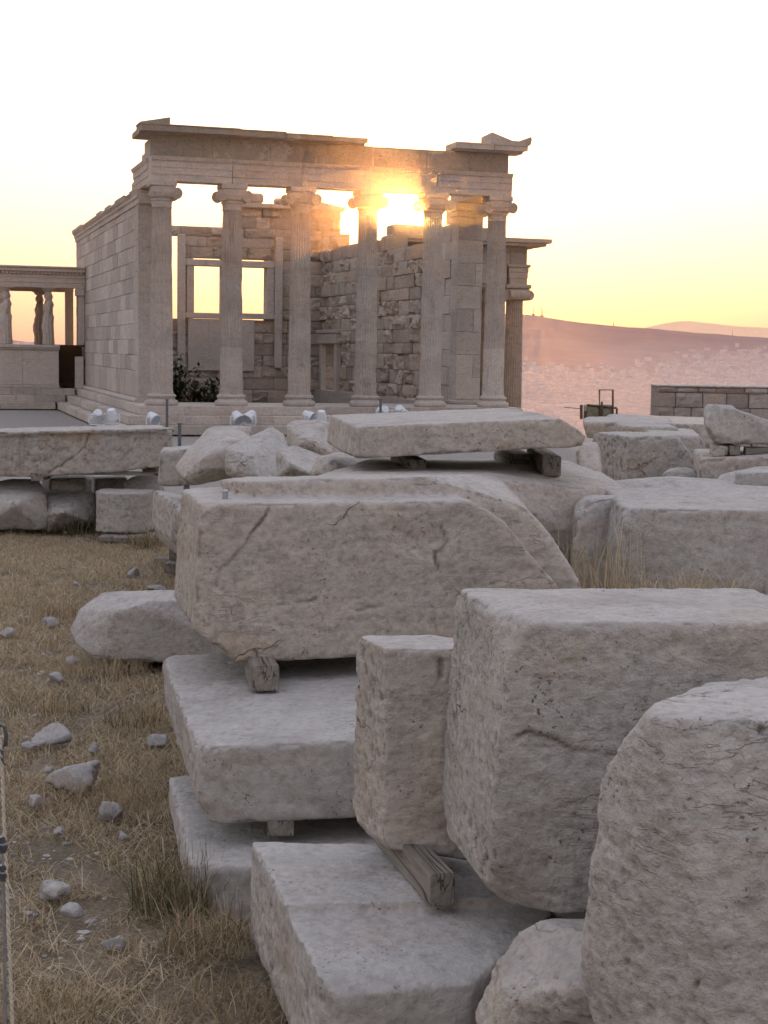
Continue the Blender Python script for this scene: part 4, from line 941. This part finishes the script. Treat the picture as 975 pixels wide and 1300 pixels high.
for (x0, x1, z0, z1) in wins:
    mb = MB(); yb = WY - .16
    mb.box((x0 - .32, yb, z0 - .02), (x0, yb + .55, z1 + .02), .5, .02); mb.box((x1, yb, z0 - .02), (x1 + .32, yb + .55, z1 + .02), .5, .02)
    mb.box((x0 - .42, yb - .03, z1 + .022), (x1 + .42, yb + .52, z1 + .30), .6, .02); mb.box((x0 - .38, yb - .05, z0 - .26), (x1 + .38, yb + .52, z0 - .022), .6, .02)
    mb.build('window_frame', TEMPLE, temple)
for x in (4.05, 6.24, 8.35):
    mb = MB(); mb.box((x - .17, WY - .30, .9), (x + .17, WY - .10, 6.6), .55, .03); mb.build('half_pillar', TEMPLE, temple)
mb = MB(); mb.box((4.35, WY - .16, .75), (7.3, WY + .1, 3.0), .55, .02); mb.build('wall_panel', TEMPLE, temple)

# north wall: seen face looks south, rough inside, rising to the corner pier
def northtop(u):   # u = y
    pts = [(2.9, 6.6), (4.0, 6.55), (4.2, 5.65), (7.9, 5.85), (8.0, 5.75), (9.5, 5.85), (11.2, 5.9), (11.7, 5.75), (14.5, 5.95), (17.6, 6.4), (21.3, 6.5)]
    return float(np.interp(u, [p[0] for p in pts], [p[1] for p in pts])) + jag(u, .06, 7, 1.0)
def keepnorth(a, b, v0, v1):
    segs = [(a, b)]
    for (x0, x1, z0, z1) in [(18.1, 20.4, -3.2, 2.0), (6.3, 7.0, 3.5, 4.0), (4.0, 4.3, 1.1, 1.9)]:
        if min(v1, z1) - max(v0, z0) > .15:
            n = []
            for s, e in segs:
                if e <= x0 or s >= x1: n.append((s, e))
                else:
                    if s < x0: n.append((s, x0))
                    if e > x1: n.append((x1, e))
            segs = n
    return segs
wall('north_wall', TEMPLE_RUST, (10.3, 0, 0), (0, 1, 0), (-1, 0, 0), (4.9, 21.3), (-3.0, 6.7), .49, 1.25, .6, top=northtop, keep=keepnorth, jit=.05, rough=.12, seed=17, tints=(.3, .8))
wall('restored_wall', TEMPLE, (10.25, 0, 0), (0, 1, 0), (-1, 0, 0), (2.95, 4.9), (.0, 6.7), .6, 1.1, .6, top=northtop, jit=.03, seed=18, tints=(.35, .85), ch=.02)
wall('corner_pier', TEMPLE, (10.10, 2.3, 0), (1, 0, 0), (0, -1, 0), (0, .86), (.14, 6.15), .75, 1.2, .62, jit=.01, seed=19, tints=(.35, .7), ch=.02)
mb = MB(); mb.box((9.98, 2.15, 0), (11.05, 3.0, .138), .5, .03); mb.build('pier_foot', TEMPLE, temple); mb = MB(); mb.box((10.0, 2.2, 6.153), (11.05, 3.0, 6.33), .5, .02); mb.box((9.9, 2.1, 6.333), (11.1, 3.05, 6.6), .55, .03)
extr(mb, [(10.0, 6.604), (10.93, 6.604), (10.93, 7.25), (10.0, 7.25)], .34, 2.9, 'y', .5)
mb.build('pier_capital', TEMPLE, temple)
mb = MB()   # door surround in the north wall
mb.box((10.12, 17.8, -2.6), (10.35, 18.15, 2.0), .6, .02); mb.box((10.12, 20.35, -2.6), (10.35, 20.7, 2.0), .5, .02); mb.box((10.05, 17.7, 2.003), (10.36, 20.8, 2.45), .6, .03); mb.box((10.0, 17.65, 2.453), (10.34, 20.85, 2.6), .5, .02)
mb.build('door_frame', TEMPLE, temple)
# interior floor
mb = MB(); mb.box((.35, 2.6, -3.0), (10.1, 21.2, -2.2), .4); mb.build('floor', TEMPLE_RUST, temple)
# inner cross wall stump behind the porch, hides the low floor
wall('inner_rubble_wall', TEMPLE_RUST, (0, 8.6, 0), (1, 0, 0), (0, -1, 0), (.4, 10.0), (-2.2, -.9), .45, .9, .5, jit=.06, rough=.12, seed=23)

# ------------------------------------------------------------------ north porch
npor = empty('north_porch', (0, 0, 0)); npor.parent = temple
npz = -3.15; nh = 7.63
mbp = MB()
for (x, y) in ((16.3, 13.0), (16.3, 16.0), (16.3, 19.0), (16.3, 22.0), (13.4, 13.0)):
    mb = MB(); s = 1.16; 
    lathe(mb, [(0, .52), (.12, .55), (.2, .46), (.34, .44), (.4, .41), (nh - .9, .345), (nh - .62, .35)], 144, 24, .042, flutez=(.38, nh - .85), cx=0, cy=0, tint=.5)
    lathe(mb, [(nh - .62, .36), (nh - .45, .46), (nh - .35, .5)], 32)
    mb.box((-.5, -.42, nh - .42), (.5, .42, nh - .16), .5, .03); mb.box((-.54, -.48, nh - .158), (.54, .48, nh), .55, .02)
    for sg in (-1, 1):
        mb.tube([(-.42, sg * .46, nh - .42), (.42, sg * .46, nh - .42)], [.21, .21], 16)
        mb.tube([(sg * .48, -.43, nh - .43), (sg * .48, .43, nh - .43)], [.205, .205], 16)
    o = mb.build('column', TEMPLE_RUST, npor); o.location = (x, y, npz)
mb = MB(); z0 = npz + nh
def npent(mb, a, b, z0, x0, x1):
    mb.box((x0, a, z0), (x1, b, z0 + .24), .5, .006); mb.box((x0 - .02, a - .02, z0 + .243), (x1 + .02, b + .02, z0 + .48), .55, .006); mb.box((x0 - .04, a - .04, z0 + .483), (x1 + .04, b + .04, z0 + .68), .5, .006); mb.box((x0 - .11, a - .11, z0 + .683), (x1 + .11, b + .11, z0 + .80), .55, .03)
    mb.box((x0 + .02, a + .02, z0 + .803), (x1 - .02, b - .02, z0 + 1.5), .4, .01)
npent(mb, 12.62, 22.4, z0, 15.92, 16.68)
mb.box((10.95, 12.62, z0 + .002), (15.80, 13.35, z0 + .79), .5, .02); mb.box((10.95, 12.64, z0 + .803), (15.93, 13.33, z0 + 1.5), .4, .01)
mb.box((10.9, 12.05, z0 + 1.503), (17.25, 13.8, z0 + 1.62), .5, .01); mb.box((10.9, 11.95, z0 + 1.623), (17.45, 13.8, z0 + 1.80), .5, .02); mb.box((15.4, 13.8, z0 + 1.503), (17.35, 22.9, z0 + 1.78), .5, .02)
mb.box((11.0, 12.6, z0 + 1.803), (15.6, 13.6, z0 + 2.2), .45, .05)
mb.build('porch_entablature', TEMPLE_RUST, npor)
mb = MB(); mb.box((10.8, 12.2, npz - .8), (17.2, 22.8, npz - .003), .4, .03); mb.build('porch_floor', TEMPLE_RUST, npor)

# ------------------------------------------------------------------ porch of the maidens
cpor = empty('maiden_porch', (0, 0, 0)); cpor.parent = temple
X0, X1, Y0, Y1 = -3.75, -.36, 18.2, 23.4
mb = MB()
def pod(mb, a, b, axis, out, zt=1.55, t=.5):
    pass
# east side podium: two slabs, then the open doorway by the wall
for (a, b_, t) in ((X0, -2.86, .6), (-2.855, -1.42, .7)): mb.box((a, Y0, .14), (b_, Y0 + .45, 1.55), t, .015)
mb.box((X0 - .04, Y0 - .06, 0), (-1.40, Y0 + .5, .138), .5, .02); mb.box((-.75, Y0 + .02, 0.0), (-.42, Y0 + .4, 1.30), .7, .02)
for i in range(4): mb.box((X0, Y0 + .45 + i * 1.19, .14), (X0 + .45, Y0 + .45 + i * 1.19 + 1.18, 1.55), .5, .015)
mb.box((X0, Y1 - .45, .14), (X1, Y1, 1.55), .5, .015)
# carved coping
for (z0_, z1_, o) in ((1.553, 1.64, .05), (1.643, 1.76, .09)):
    mb.box((X0 - o, Y0 - o, z0_), (-1.38, Y0 + .5, z1_), .55, .01); mb.box((X0 - o, Y0 + .503, z0_), (X0 + .5, Y1 + o, z1_), .5, .01); mb.box((X0 + .503, Y1 - .5, z0_), (X1, Y1 + o, z1_), .5, .01)
for i in range(30): mb.box((X0 + .02 + i * .078, Y0 - .075, 1.58), (X0 + .065 + i * .078, Y0 - .048, 1.63), .3)
mb.build('podium', TEMPLE, cpor)
mb = MB(); mb.box((-1.42, Y0 + .9, 0), (-.40, Y0 + 1.0, 1.75), 0); mb.box((-1.40, Y0 - .02, 1.70), (-.40, Y0 + .5, 1.765), 0); mb.box((X0 + .5, Y0 + 1.0, 0), (-.4, Y1 - .5, 1.4), 0)  # black boxes put in for the doorway's inner shade
mb.build('doorway_shade_fill', BLACK, cpor)
mb = MB()
for i in range(3):
    o = .32 * i; z1 = -.002 - .27 * i
    x = -8.5
    rnd = random.Random(i)
    while x < -.8 - .42 * i:
        b_ = min(x + rnd.uniform(1.2, 1.8), -.80 - .42 * max(0, i))
        mb.box((x, Y0 - .30 - o, z1 - .27), (b_ - .004, Y0 + 5 - o, z1), rnd.uniform(.35, .7), .014); x = b_
mb.build('porch_steps', TEMPLE, cpor)
# roof: banded architrave, dentils, slab edge
mb = MB(); z0 = 4.06
for (za, zb, o) in ((z0, z0 + .19, 0), (z0 + .193, z0 + .38, .02), (z0 + .383, z0 + .52, .04)):
    mb.box((X0 - o, Y0 - o, za), (X1, Y0 + .5, zb), .55, .006); mb.box((X0 - o, Y0 + .503, za), (X0 + .5, Y1 + o, zb), .5, .006); mb.box((X0 + .5, Y1 - .5, za), (X1, Y1 + o, zb), .5, .006)
for i in range(22): mb.box((X0 - .07 + i * .155, Y0 - .13, z0 + .535), (X0 + .02 + i * .155, Y0 - .02, z0 + .625), .6)
for i in range(34): mb.box((X0 - .13, Y0 - .13 + i * .155, z0 + .535), (X0 - .02, Y0 - .04 + i * .155, z0 + .625), .6)
mb.box((X0 - .03, Y0 - .03, z0 + .523), (X1, Y1 + .03, z0 + .628), .35)
mb.box((X0 - .19, Y0 - .19, z0 + .63), (X1, Y1 + .19, z0 + .76), .6, .02); mb.box((X0 - .25, Y0 - .25, z0 + .763), (X1 + .0, Y1 + .25, z0 + .85), .5, .03)
mb.build('porch_roof', TEMPLE, cpor)
mb = MB(); mb.box((-.62, Y0 + .02, 1.762), (-.37, Y0 + .48, 3.75), .5, .02); mb.box((-.72, Y0 - .04, 3.753), (-.37, Y0 + .52, 4.055), .55, .03)
mb.build('porch_pier', TEMPLE, cpor)
mb = MB(); mb.box((-.70, Y1 - .48, 1.762), (-.37, Y1 - .02, 4.055), .4, .02); mb.build('porch_pier', TEMPLE, cpor)
def maiden(x, y, rz, mat=TEMPLE, mirror=1, seed=0):
    """statue column: fluted robe, bent knee, overfold, armless shoulders, braided head, cushion capital"""
    prof = [  # z, half width, half depth, forward shift, flute
        (0, .30, .24, 0, .03), (.06, .31, .25, 0, .035), (.35, .275, .225, 0, .035), (.62, .265, .235, -.02, .032), (.82, .26, .24, -.03, .028), (1.02, .265, .225, -.01, .02), (1.12, .285, .235, 0, .022), (1.16, .26, .215, 0, .012),
        (1.26, .225, .18, 0, .01), (1.38, .24, .19, -.01, .01), (1.50, .265, .205, -.025, .008), (1.60, .28, .185, -.01, .004), (1.68, .265, .15, 0, .002), (1.73, .19, .12, .01, 0), (1.77, .10, .10, .01, 0), (1.83, .085, .095, 0, 0),
        (1.87, .105, .125, -.01, 0), (1.94, .125, .145, -.01, 0), (2.03, .135, .15, 0, 0), (2.10, .115, .13, 0, 0), (2.13, .12, .12, 0, 0), (2.17, .20, .20, 0, 0), (2.22, .24, .24, 0, .01), (2.26, .23, .23, 0, 0)]
    n = 64; mb = MB(); vs = []
    for (z, a, d, sh, fl) in prof:
        for k in range(n):
            t = 2 * math.pi * k / n; r = 1 - fl / .25 * (.5 + .5 * math.cos(11 * t + seed))
            if z < 1.0: r *= 1 if math.sin(t) > -.1 else 1
            kx, ky = a * r * math.cos(t), d * r * math.sin(t) + sh
            # bent knee pushing the robe forward on one side
            if .3 < z < 1.0: ky -= .06 * math.exp(-((math.cos(t) - .5 * mirror) ** 2) / .08) * (math.sin(t) < 0) * math.sin((z - .3) / .7 * math.pi)
            # hair falling behind the shoulders
            if 1.5 < z < 2.0: ky += .05 * math.exp(-(math.cos(t) ** 2) / .1) * (math.sin(t) > 0)
            # face: nose and chin
            if 1.86 < z < 2.05: ky -= .025 * math.exp(-(math.cos(t) ** 2) / .03) * (math.sin(t) < 0)
            vs.append((kx, ky, z))
    m = len(prof); fs = [(i * n + k, i * n + (k + 1) % n, (i + 1) * n + (k + 1) % n, (i + 1) * n + k) for i in range(m - 1) for k in range(n)] + [tuple(range(n))[::-1], tuple(range((m - 1) * n, m * n))]
    mb.add(vs, fs, .5)
    for sx_ in (-1, 1):   # upper-arm stumps
        mb.tube([(sx_ * .25, 0, 1.62), (sx_ * .295, .0, 1.45), (sx_ * .295, .0, 1.24 if sx_ * mirror > 0 else 1.36)], [.06, .062, .045], 10)
        mb.tube([(sx_ * .07, -.10, 2.0), (sx_ * .1, -.08, 1.85), (sx_ * .11, -.15, 1.66)], [.03, .028, .02], 6)
    mb.box((-.29, -.29, 2.262), (.29, .29, 2.296), .55, .01)
    o = mb.build('maiden_statue', mat, cpor, True); o.location = (x, y, 1.763); o.rotation_euler = (0, 0, rz); return o
for i, (x, y, m_) in enumerate([(X0 + .28, Y0 + .28, 1), (X0 + .28, Y0 + 1.72, 1), (X0 + .28, Y1 - 1.72, -1), (X0 + .28, Y1 - .28, -1), (-1.80, Y0 + .28, 1), (-1.80, Y1 - .28, -1)]):
    maiden(x, y, -math.pi / 2, TEMPLE if i != 5 else TEMPLE_RUST, m_, i)

# ------------------------------------------------------------------ shrubs inside the ruin
def leaf_mat():
    m, nt, b = new_mat('dark_leaves'); q = NB(nt); at = q.n('ShaderNodeAttribute', attribute_name='tint')
    c = q.ramp(at.outputs['Fac'], [(0, (.012, .022, .009)), (.5, (.025, .045, .018)), (1, (.06, .085, .035))]); q.L(c, b.inputs['Base Color']); b.inputs['Roughness'].default_value = .5; return m
LEAF = leaf_mat()
def T(x, y, z):
    c, s = math.cos(TH), math.sin(TH); return Vector((-6.7101 + c * x - s * y, 47.0275 + s * x + c * y, TZ + z))
def shrub(p, rx, ry, h, n, label, L=.30, seed=0, arch=False):
    rnd = random.Random(seed); root = empty('shrub' if not arch else 'palm', tuple(p), 0, label, 'shrub' if not arch else 'palm plant')
    mb = MB(); st = MB()
    if arch:
        for k in range(n):
            an = 6.283 * k / n + rnd.uniform(-.2, .2); l = rnd.uniform(.6, 1.0) * h; pts = [Vector((math.cos(an) * l * t * .9, math.sin(an) * l * t * .9, .1 + l * (t * 1.1 - t * t * .85))) for t in (0, .25, .5, .75, 1)]
            st.tube(pts, [.02, .015, .012, .01, .005], 5)
            for i in range(1, 24):
                t = i / 24; j = min(int(t * 4), 3); f = t * 4 - j; c = pts[j].lerp(pts[j + 1], f); sd_ = Vector((-math.sin(an), math.cos(an), -.3))
                for s_ in (-1, 1):
                    e = c + Vector((sd_.x * s_, sd_.y * s_, -.25)) * .3 * (1 - abs(t - .4)); mb.add([c, c + (pts[j + 1] - pts[j]).normalized() * .03, e], [(0, 1, 2)], rnd.random())
        st.build('stems', LEAF, root); mb.build('fronds', LEAF, root); return
    tips = []
    for k in range(26):
        an = rnd.uniform(0, 6.283); r = math.sqrt(rnd.random()); top = Vector((math.cos(an) * r * rx, math.sin(an) * r * ry, h * rnd.uniform(.45, 1) * (1.1 - .5 * r * r)))
        b0 = Vector((top.x * .25, top.y * .25, 0)); mid = b0.lerp(top, .5) + Vector((rnd.gauss(0, .08), rnd.gauss(0, .08), .1)); st.tube([b0, mid, top], [.025, .018, .006], 5, .3); tips.append((b0, mid, top))
    for k in range(n):
        b0, mid, top = rnd.choice(tips); t = rnd.random() ** .6; c = (b0.lerp(mid, t * 2) if t < .5 else mid.lerp(top, t * 2 - 1)) + Vector([rnd.gauss(0, .09) for _ in range(3)])
        d = Vector([rnd.gauss(0, 1) for _ in range(3)]); d.z = abs(d.z) * .4; d.normalize(); w_ = d.cross(Vector((0, 0, 1))).normalized() * L * .18; l = L * rnd.uniform(.6, 1.3)
        mb.add([c, c + d * l * .5 + w_, c + d * l, c + d * l * .5 - w_], [(0, 1, 2, 3)], rnd.random() * (.5 + .5 * c.z / h))
    st.build('stems', LEAF, root); mb.build('foliage', LEAF, root)
shrub(T(1.25, 4.6, -.8), .85, .6, 2.35, 1500, 'dark leafy shrub growing inside the ruin between the first two columns', seed=1)
shrub(T(2.35, 4.4, -.8), .75, .6, 1.6, 1100, 'lower dark shrub beside the second column inside the ruin', seed=2)
shrub(T(6.2, 3.4, -.5), 1, 1, .95, 11, 'small palm with arching fronds behind the third column gap', seed=3, arch=True)

# ------------------------------------------------------------------ floodlights, posts, frame, ruined wall
def floodlight(px, py, Y, yaw, tilt, label):
    p = A(px, py, Y); root = empty('floodlight', (p.x, p.y, 0), yaw, label, 'floodlight', 'white floodlights in front of the temple'); h = p.z
    bm = bmesh.new(); bmesh.ops.create_cone(bm, segments=28, radius1=.18, radius2=.11, depth=.30, cap_ends=True); bmesh.ops.bevel(bm, geom=bm.edges[:], offset=.012, segments=1, affect='EDGES')
    bmesh.ops.rotate(bm, verts=bm.verts, cent=(0, 0, 0), matrix=Matrix.Rotation(tilt, 3, 'X')); me = bpy.data.meshes.new('housing'); bm.to_mesh(me); bm.free(); link('housing', me, WHITE, root, (0, 0, h))
    bm = bmesh.new(); bmesh.ops.create_circle(bm, segments=24, radius=.155, cap_ends=True)
    dirv = Matrix.Rotation(tilt, 3, 'X') @ Vector((0, 0, -1)); bmesh.ops.rotate(bm, verts=bm.verts, cent=(0, 0, 0), matrix=Matrix.Rotation(tilt, 3, 'X'))
    me = bpy.data.meshes.new('glass'); bm.to_mesh(me); bm.free(); link('glass', me, LENS, root, tuple(Vector((0, 0, h)) + dirv * .154))
    mb = MB(); mb.tube([(-.23, 0, h), (-.24, 0, h - .2), (-.22, 0, h - .27), (.22, 0, h - .27), (.24, 0, h - .2), (.23, 0, h)], .018, 8); mb.tube([(0, 0, h - .27), (0, 0, 0.0)], .03, 8); mb.tube([(-.25, 0, h), (.25, 0, h)], .02, 8); mb.build('bracket', WHITE, root)
for a in [(124, 527, 44.0, .3, R(55), 'leftmost white floodlight, tipped back, beside the south steps'), (142, 526, 44.0, -.3, R(20), 'white floodlight second from the left, facing down'),
          (194, 530, 44.3, .9, R(-60), 'single white floodlight in front of the first column, turned aside'), (301, 529, 44.6, .8, R(-50), 'left one of the floodlight pair between the second and third columns'),
          (318, 528, 44.6, -.8, R(-50), 'right one of the floodlight pair between the second and third columns'), (391, 528, 45.0, 1.2, R(-65), 'left one of the pair by the third column, lying on its side'),
          (408, 528, 45.0, .1, R(15), 'right one of the pair by the third column, showing its round back'), (487, 521.5, 45.3, .4, R(70), 'floodlight mostly hidden behind the raised slab, left of the other'), (508, 521.5, 45.3, -.4, R(50), 'floodlight mostly hidden behind the raised slab, right of the other')]:
    floodlight(*a)
def post(px, pt, pb, Y, label, r=.035):
    a = A(px, pb, Y); t = A(px, pt, Y); mb = MB(); mb.tube([(a.x, a.y, 0), (a.x, a.y, t.z)], r, 10); mb.tube([(a.x, a.y, t.z), (a.x, a.y, t.z + .03)], r * 1.3, 10); mb.tube([(a.x, a.y, 0), (a.x, a.y, .04)], r * 3, 12)
    tag(mb.build('rope_post', STEELROD, loc=(a.x, a.y, 0)), label, 'post', 'thin posts before the temple')
post(212, 508, 540, 40, 'thin dark post in front of the first column base'); post(228, 539, 565, 30, 'thin dark post nearer by, right of the long slab'); post(483, 508, 525, 40, 'thin dark post in front of the fourth column')
def ironframe():
    Y = 30; root = empty('iron_frame', tuple(A(765, 532, Y)), 0, 'rusty iron box with a tall open frame standing at the far edge of the slabs', 'iron frame'); o = A(765, 532, Y)
    def bar(mb, pts, r=.022): mb.tube([A(x, y, Y + d) - o for x, y, d in pts], r, 6)
    mb = MB(); bar(mb, [(761, 530, 0), (761, 495, 0), (778, 495, 0), (778, 530, 0)]); mb.build('tall_frame', IRON, root)
    mb = MB(); a = A(745, 514, Y) - o; b_ = A(778, 540, Y) - o; mb.box((a.x, .02, b_.z), (b_.x, .5, a.z), .5, .02); mb.build('box', flat('rusty_cream_tin', (.20, .19, .13), .7, 0, .5, 6), root)
    mb = MB(); bar(mb, [(745, 514, 0), (783, 518, 0)]); bar(mb, [(783, 518, 0), (783, 535, 0)]); bar(mb, [(764, 510, -.03), (764, 532, -.03)]); bar(mb, [(738, 514, 0), (738, 532, 0)], .03); bar(mb, [(743, 522, 0), (743, 532, 0)], .03); bar(mb, [(716, 517, 0), (738, 519, 0)], .008); mb.build('rails', IRON, root)
ironframe()
def ruin():
    Y = 40; a = A(837, 487, Y); b_ = A(1080, 492, Y); c = A(837, 535, Y)
    o = empty('ruined_wall', (a.x, a.y, 0), -.0, 'low brown-grey wall of mortared old blocks standing before the hazy city', 'ruined wall')
    L = b_.x - a.x
    wall('masonry', GREYWALL, (0, 0, 0), (1, 0, 0), (0, -1, 0), (0, L), (0, a.z - .08), .42, .62, 1.2, parent=o, jit=.03, rough=.06, seed=31, tints=(.2, .8))
    mb = MB(); mb.box((-.02, -.03, a.z - .078), (L * .98, 1.25, a.z - .03), .7, .02); mb.build('coping', GREYWALL, o)
ruin()

# ------------------------------------------------------------------ cord barrier at the left edge
def barrier():
    Y = 2.6; root = empty('rope_barrier', tuple(A(8, 1330, Y) * 1.0), 0, 'taut braided cord and steel cable with a hook at the left edge', 'cord barrier'); o = A(8, 1330, Y)
    def p(x, y, d=0): return A(x, y, Y + d) - o
    mb = MB(); a, b_ = p(1, 935), p(17, 1330); n = 150
    for ph in (0, math.pi):   # two-strand lay
        pts = []
        for i in range(n * 3):
            t = i / (n * 3 - 1); c = a.lerp(b_, t); an = t * n * .9 + ph; pts.append(c + Vector((math.cos(an) * .0016, math.sin(an) * .0016, 0)))
        mb.tube(pts, .0019, 6, .5)
    mb.build('braided_cord', CORD, root)
    mb = MB(); mb.tube([p(4, 1060), p(7, 1330)], .0028, 8); mb.build('steel_cable', GALV, root)
    for y in (1062, 1098): mb = MB(); mb.tube([p(3, y), p(4, y + 8), p(4, y + 10), p(4.5, y + 20)], [.007, .006, .008, .006], 8); mb.build('shackle', STEELROD, root)
    mb = MB(); mb.tube([p(-4, 925), p(1, 919), p(6, 922), p(8, 932), p(7, 945), p(2, 952), p(-3, 948)], .0035, 8); mb.tube([p(2, 950), p(3, 970)], .003, 8); mb.build('hook', STEELROD, root)
barrier()
# ------------------------------------------------------------------ sky, sun
SUNPX = (534, 289)
sd = ray(*SUNPX).normalized()
elev = math.asin(sd.z); az = math.atan2(sd.x, sd.y)
w = bpy.data.worlds.new('World'); S.world = w; w.use_nodes = True; nt = w.node_tree; q = NB(nt)
for n in list(nt.nodes): nt.nodes.remove(n)
out = q.n('ShaderNodeOutputWorld'); sky = q.n('ShaderNodeTexSky', sky_type='NISHITA'); sky.sun_disc = False
sky.sun_elevation = elev; sky.sun_rotation = az; sky.dust_density = 3; sky.air_density = 1.2; sky.ozone_density = 2
b1 = q.n('ShaderNodeBackground'); q.L(sky.outputs[0], b1.inputs[0]); b1.inputs[1].default_value = .05
tc = q.n('ShaderNodeTexCoord'); D = tc.outputs['Generated']
nrm = q.n('ShaderNodeVectorMath', operation='NORMALIZE'); q.L(D, nrm.inputs[0]); D = nrm.outputs[0]
sx = q.n('ShaderNodeSeparateXYZ'); q.L(D, sx.inputs[0]); z = sx.outputs[2]
dot = q.n('ShaderNodeVectorMath', operation='DOT_PRODUCT'); q.L(D, dot.inputs[0]); dot.inputs[1].default_value = tuple(sd); dt = dot.outputs['Value']
front = q.ramp(z, [(0, (.76, .44, .35)), (.023, (.87, .56, .43)), (.058, (.96, .73, .60)), (.098, (.99, .90, .81)), (.15, (1.0, .99, .93)), (.21, (1.06, 1.06, 1.04)), (.33, (1.15, 1.15, 1.15)), (.6, (.95, .94, 1.0)), (1, (.84, .84, .98))])
backc = q.ramp(z, [(0, (.64, .55, .52)), (.2, (.76, .67, .66)), (.5, (.82, .77, .82)), (1, (.84, .84, .98))])
f = q.mapr(dt, -.1, .93)
col = q.mix(f, backc, front)
ang = q.math('ARCCOSINE', q.math('MINIMUM', dt, .9999999))
def lobe(rad, c, col):
    g = q.math('POWER', 2.71828, q.math('MULTIPLY', q.math('POWER', q.math('DIVIDE', ang, rad), 1.3), -1))
    s = q.n('ShaderNodeVectorMath', operation='SCALE'); s.inputs[0].default_value = c; q.L(g, s.inputs[3])
    a = q.n('ShaderNodeVectorMath', operation='ADD'); q.L(col, a.inputs[0]); q.L(s.outputs[0], a.inputs[1]); return a.outputs[0]
col = lobe(.16, (.10, .055, .015), col); col = lobe(.045, (.35, .2, .03), col); col = lobe(.010, (8, 6, 2.5), col)
b2 = q.n('ShaderNodeBackground'); q.L(col, b2.inputs[0]); b2.inputs[1].default_value = 1.0
ad = q.n('ShaderNodeAddShader'); q.L(b1.outputs[0], ad.inputs[0]); q.L(b2.outputs[0], ad.inputs[1]); q.L(ad.outputs[0], out.inputs[0])
sl = bpy.data.lights.new('sun', 'SUN'); so = bpy.data.objects.new('sun', sl); C.objects.link(so)
sl.energy = 2.0; sl.angle = R(.5); sl.color = (1, .62, .32)
so.rotation_euler = (-sd).to_track_quat('-Z', 'Y').to_euler()

S.view_settings.view_transform = 'Standard'; S.view_settings.look = 'None'; S.view_settings.exposure = 0; S.view_settings.gamma = 1
S.render.engine = 'CYCLES'; S.cycles.use_denoising = True; S.cycles.max_bounces = 4; S.cycles.diffuse_bounces = 2; S.cycles.sample_clamp_indirect = 4
S.cycles.use_adaptive_sampling = True; S.cycles.adaptive_threshold = .035; S.cycles.adaptive_min_samples = 16

# ------------------------------------------------------------------ added scattering volume, catches the low sun to stand in for lens glow
mb = MB(); mb.box((-34, -8, -4), (36, 78, 26)); hz = mb.build('sun_glow_volume', None, kind='structure')
m = bpy.data.materials.new('sun_glow_volume'); m.use_nodes = True; nt = m.node_tree; q = NB(nt); nt.nodes.remove(nt.nodes['Principled BSDF'])
vs = q.n('ShaderNodeVolumeScatter'); vs.inputs['Color'].default_value = (1, .58, .24, 1); vs.inputs['Density'].default_value = .00085; vs.inputs['Anisotropy'].default_value = .968
q.L(vs.outputs[0], nt.nodes['Material Output'].inputs['Volume']); hz.data.materials.append(m)
S.cycles.volume_bounces = 0
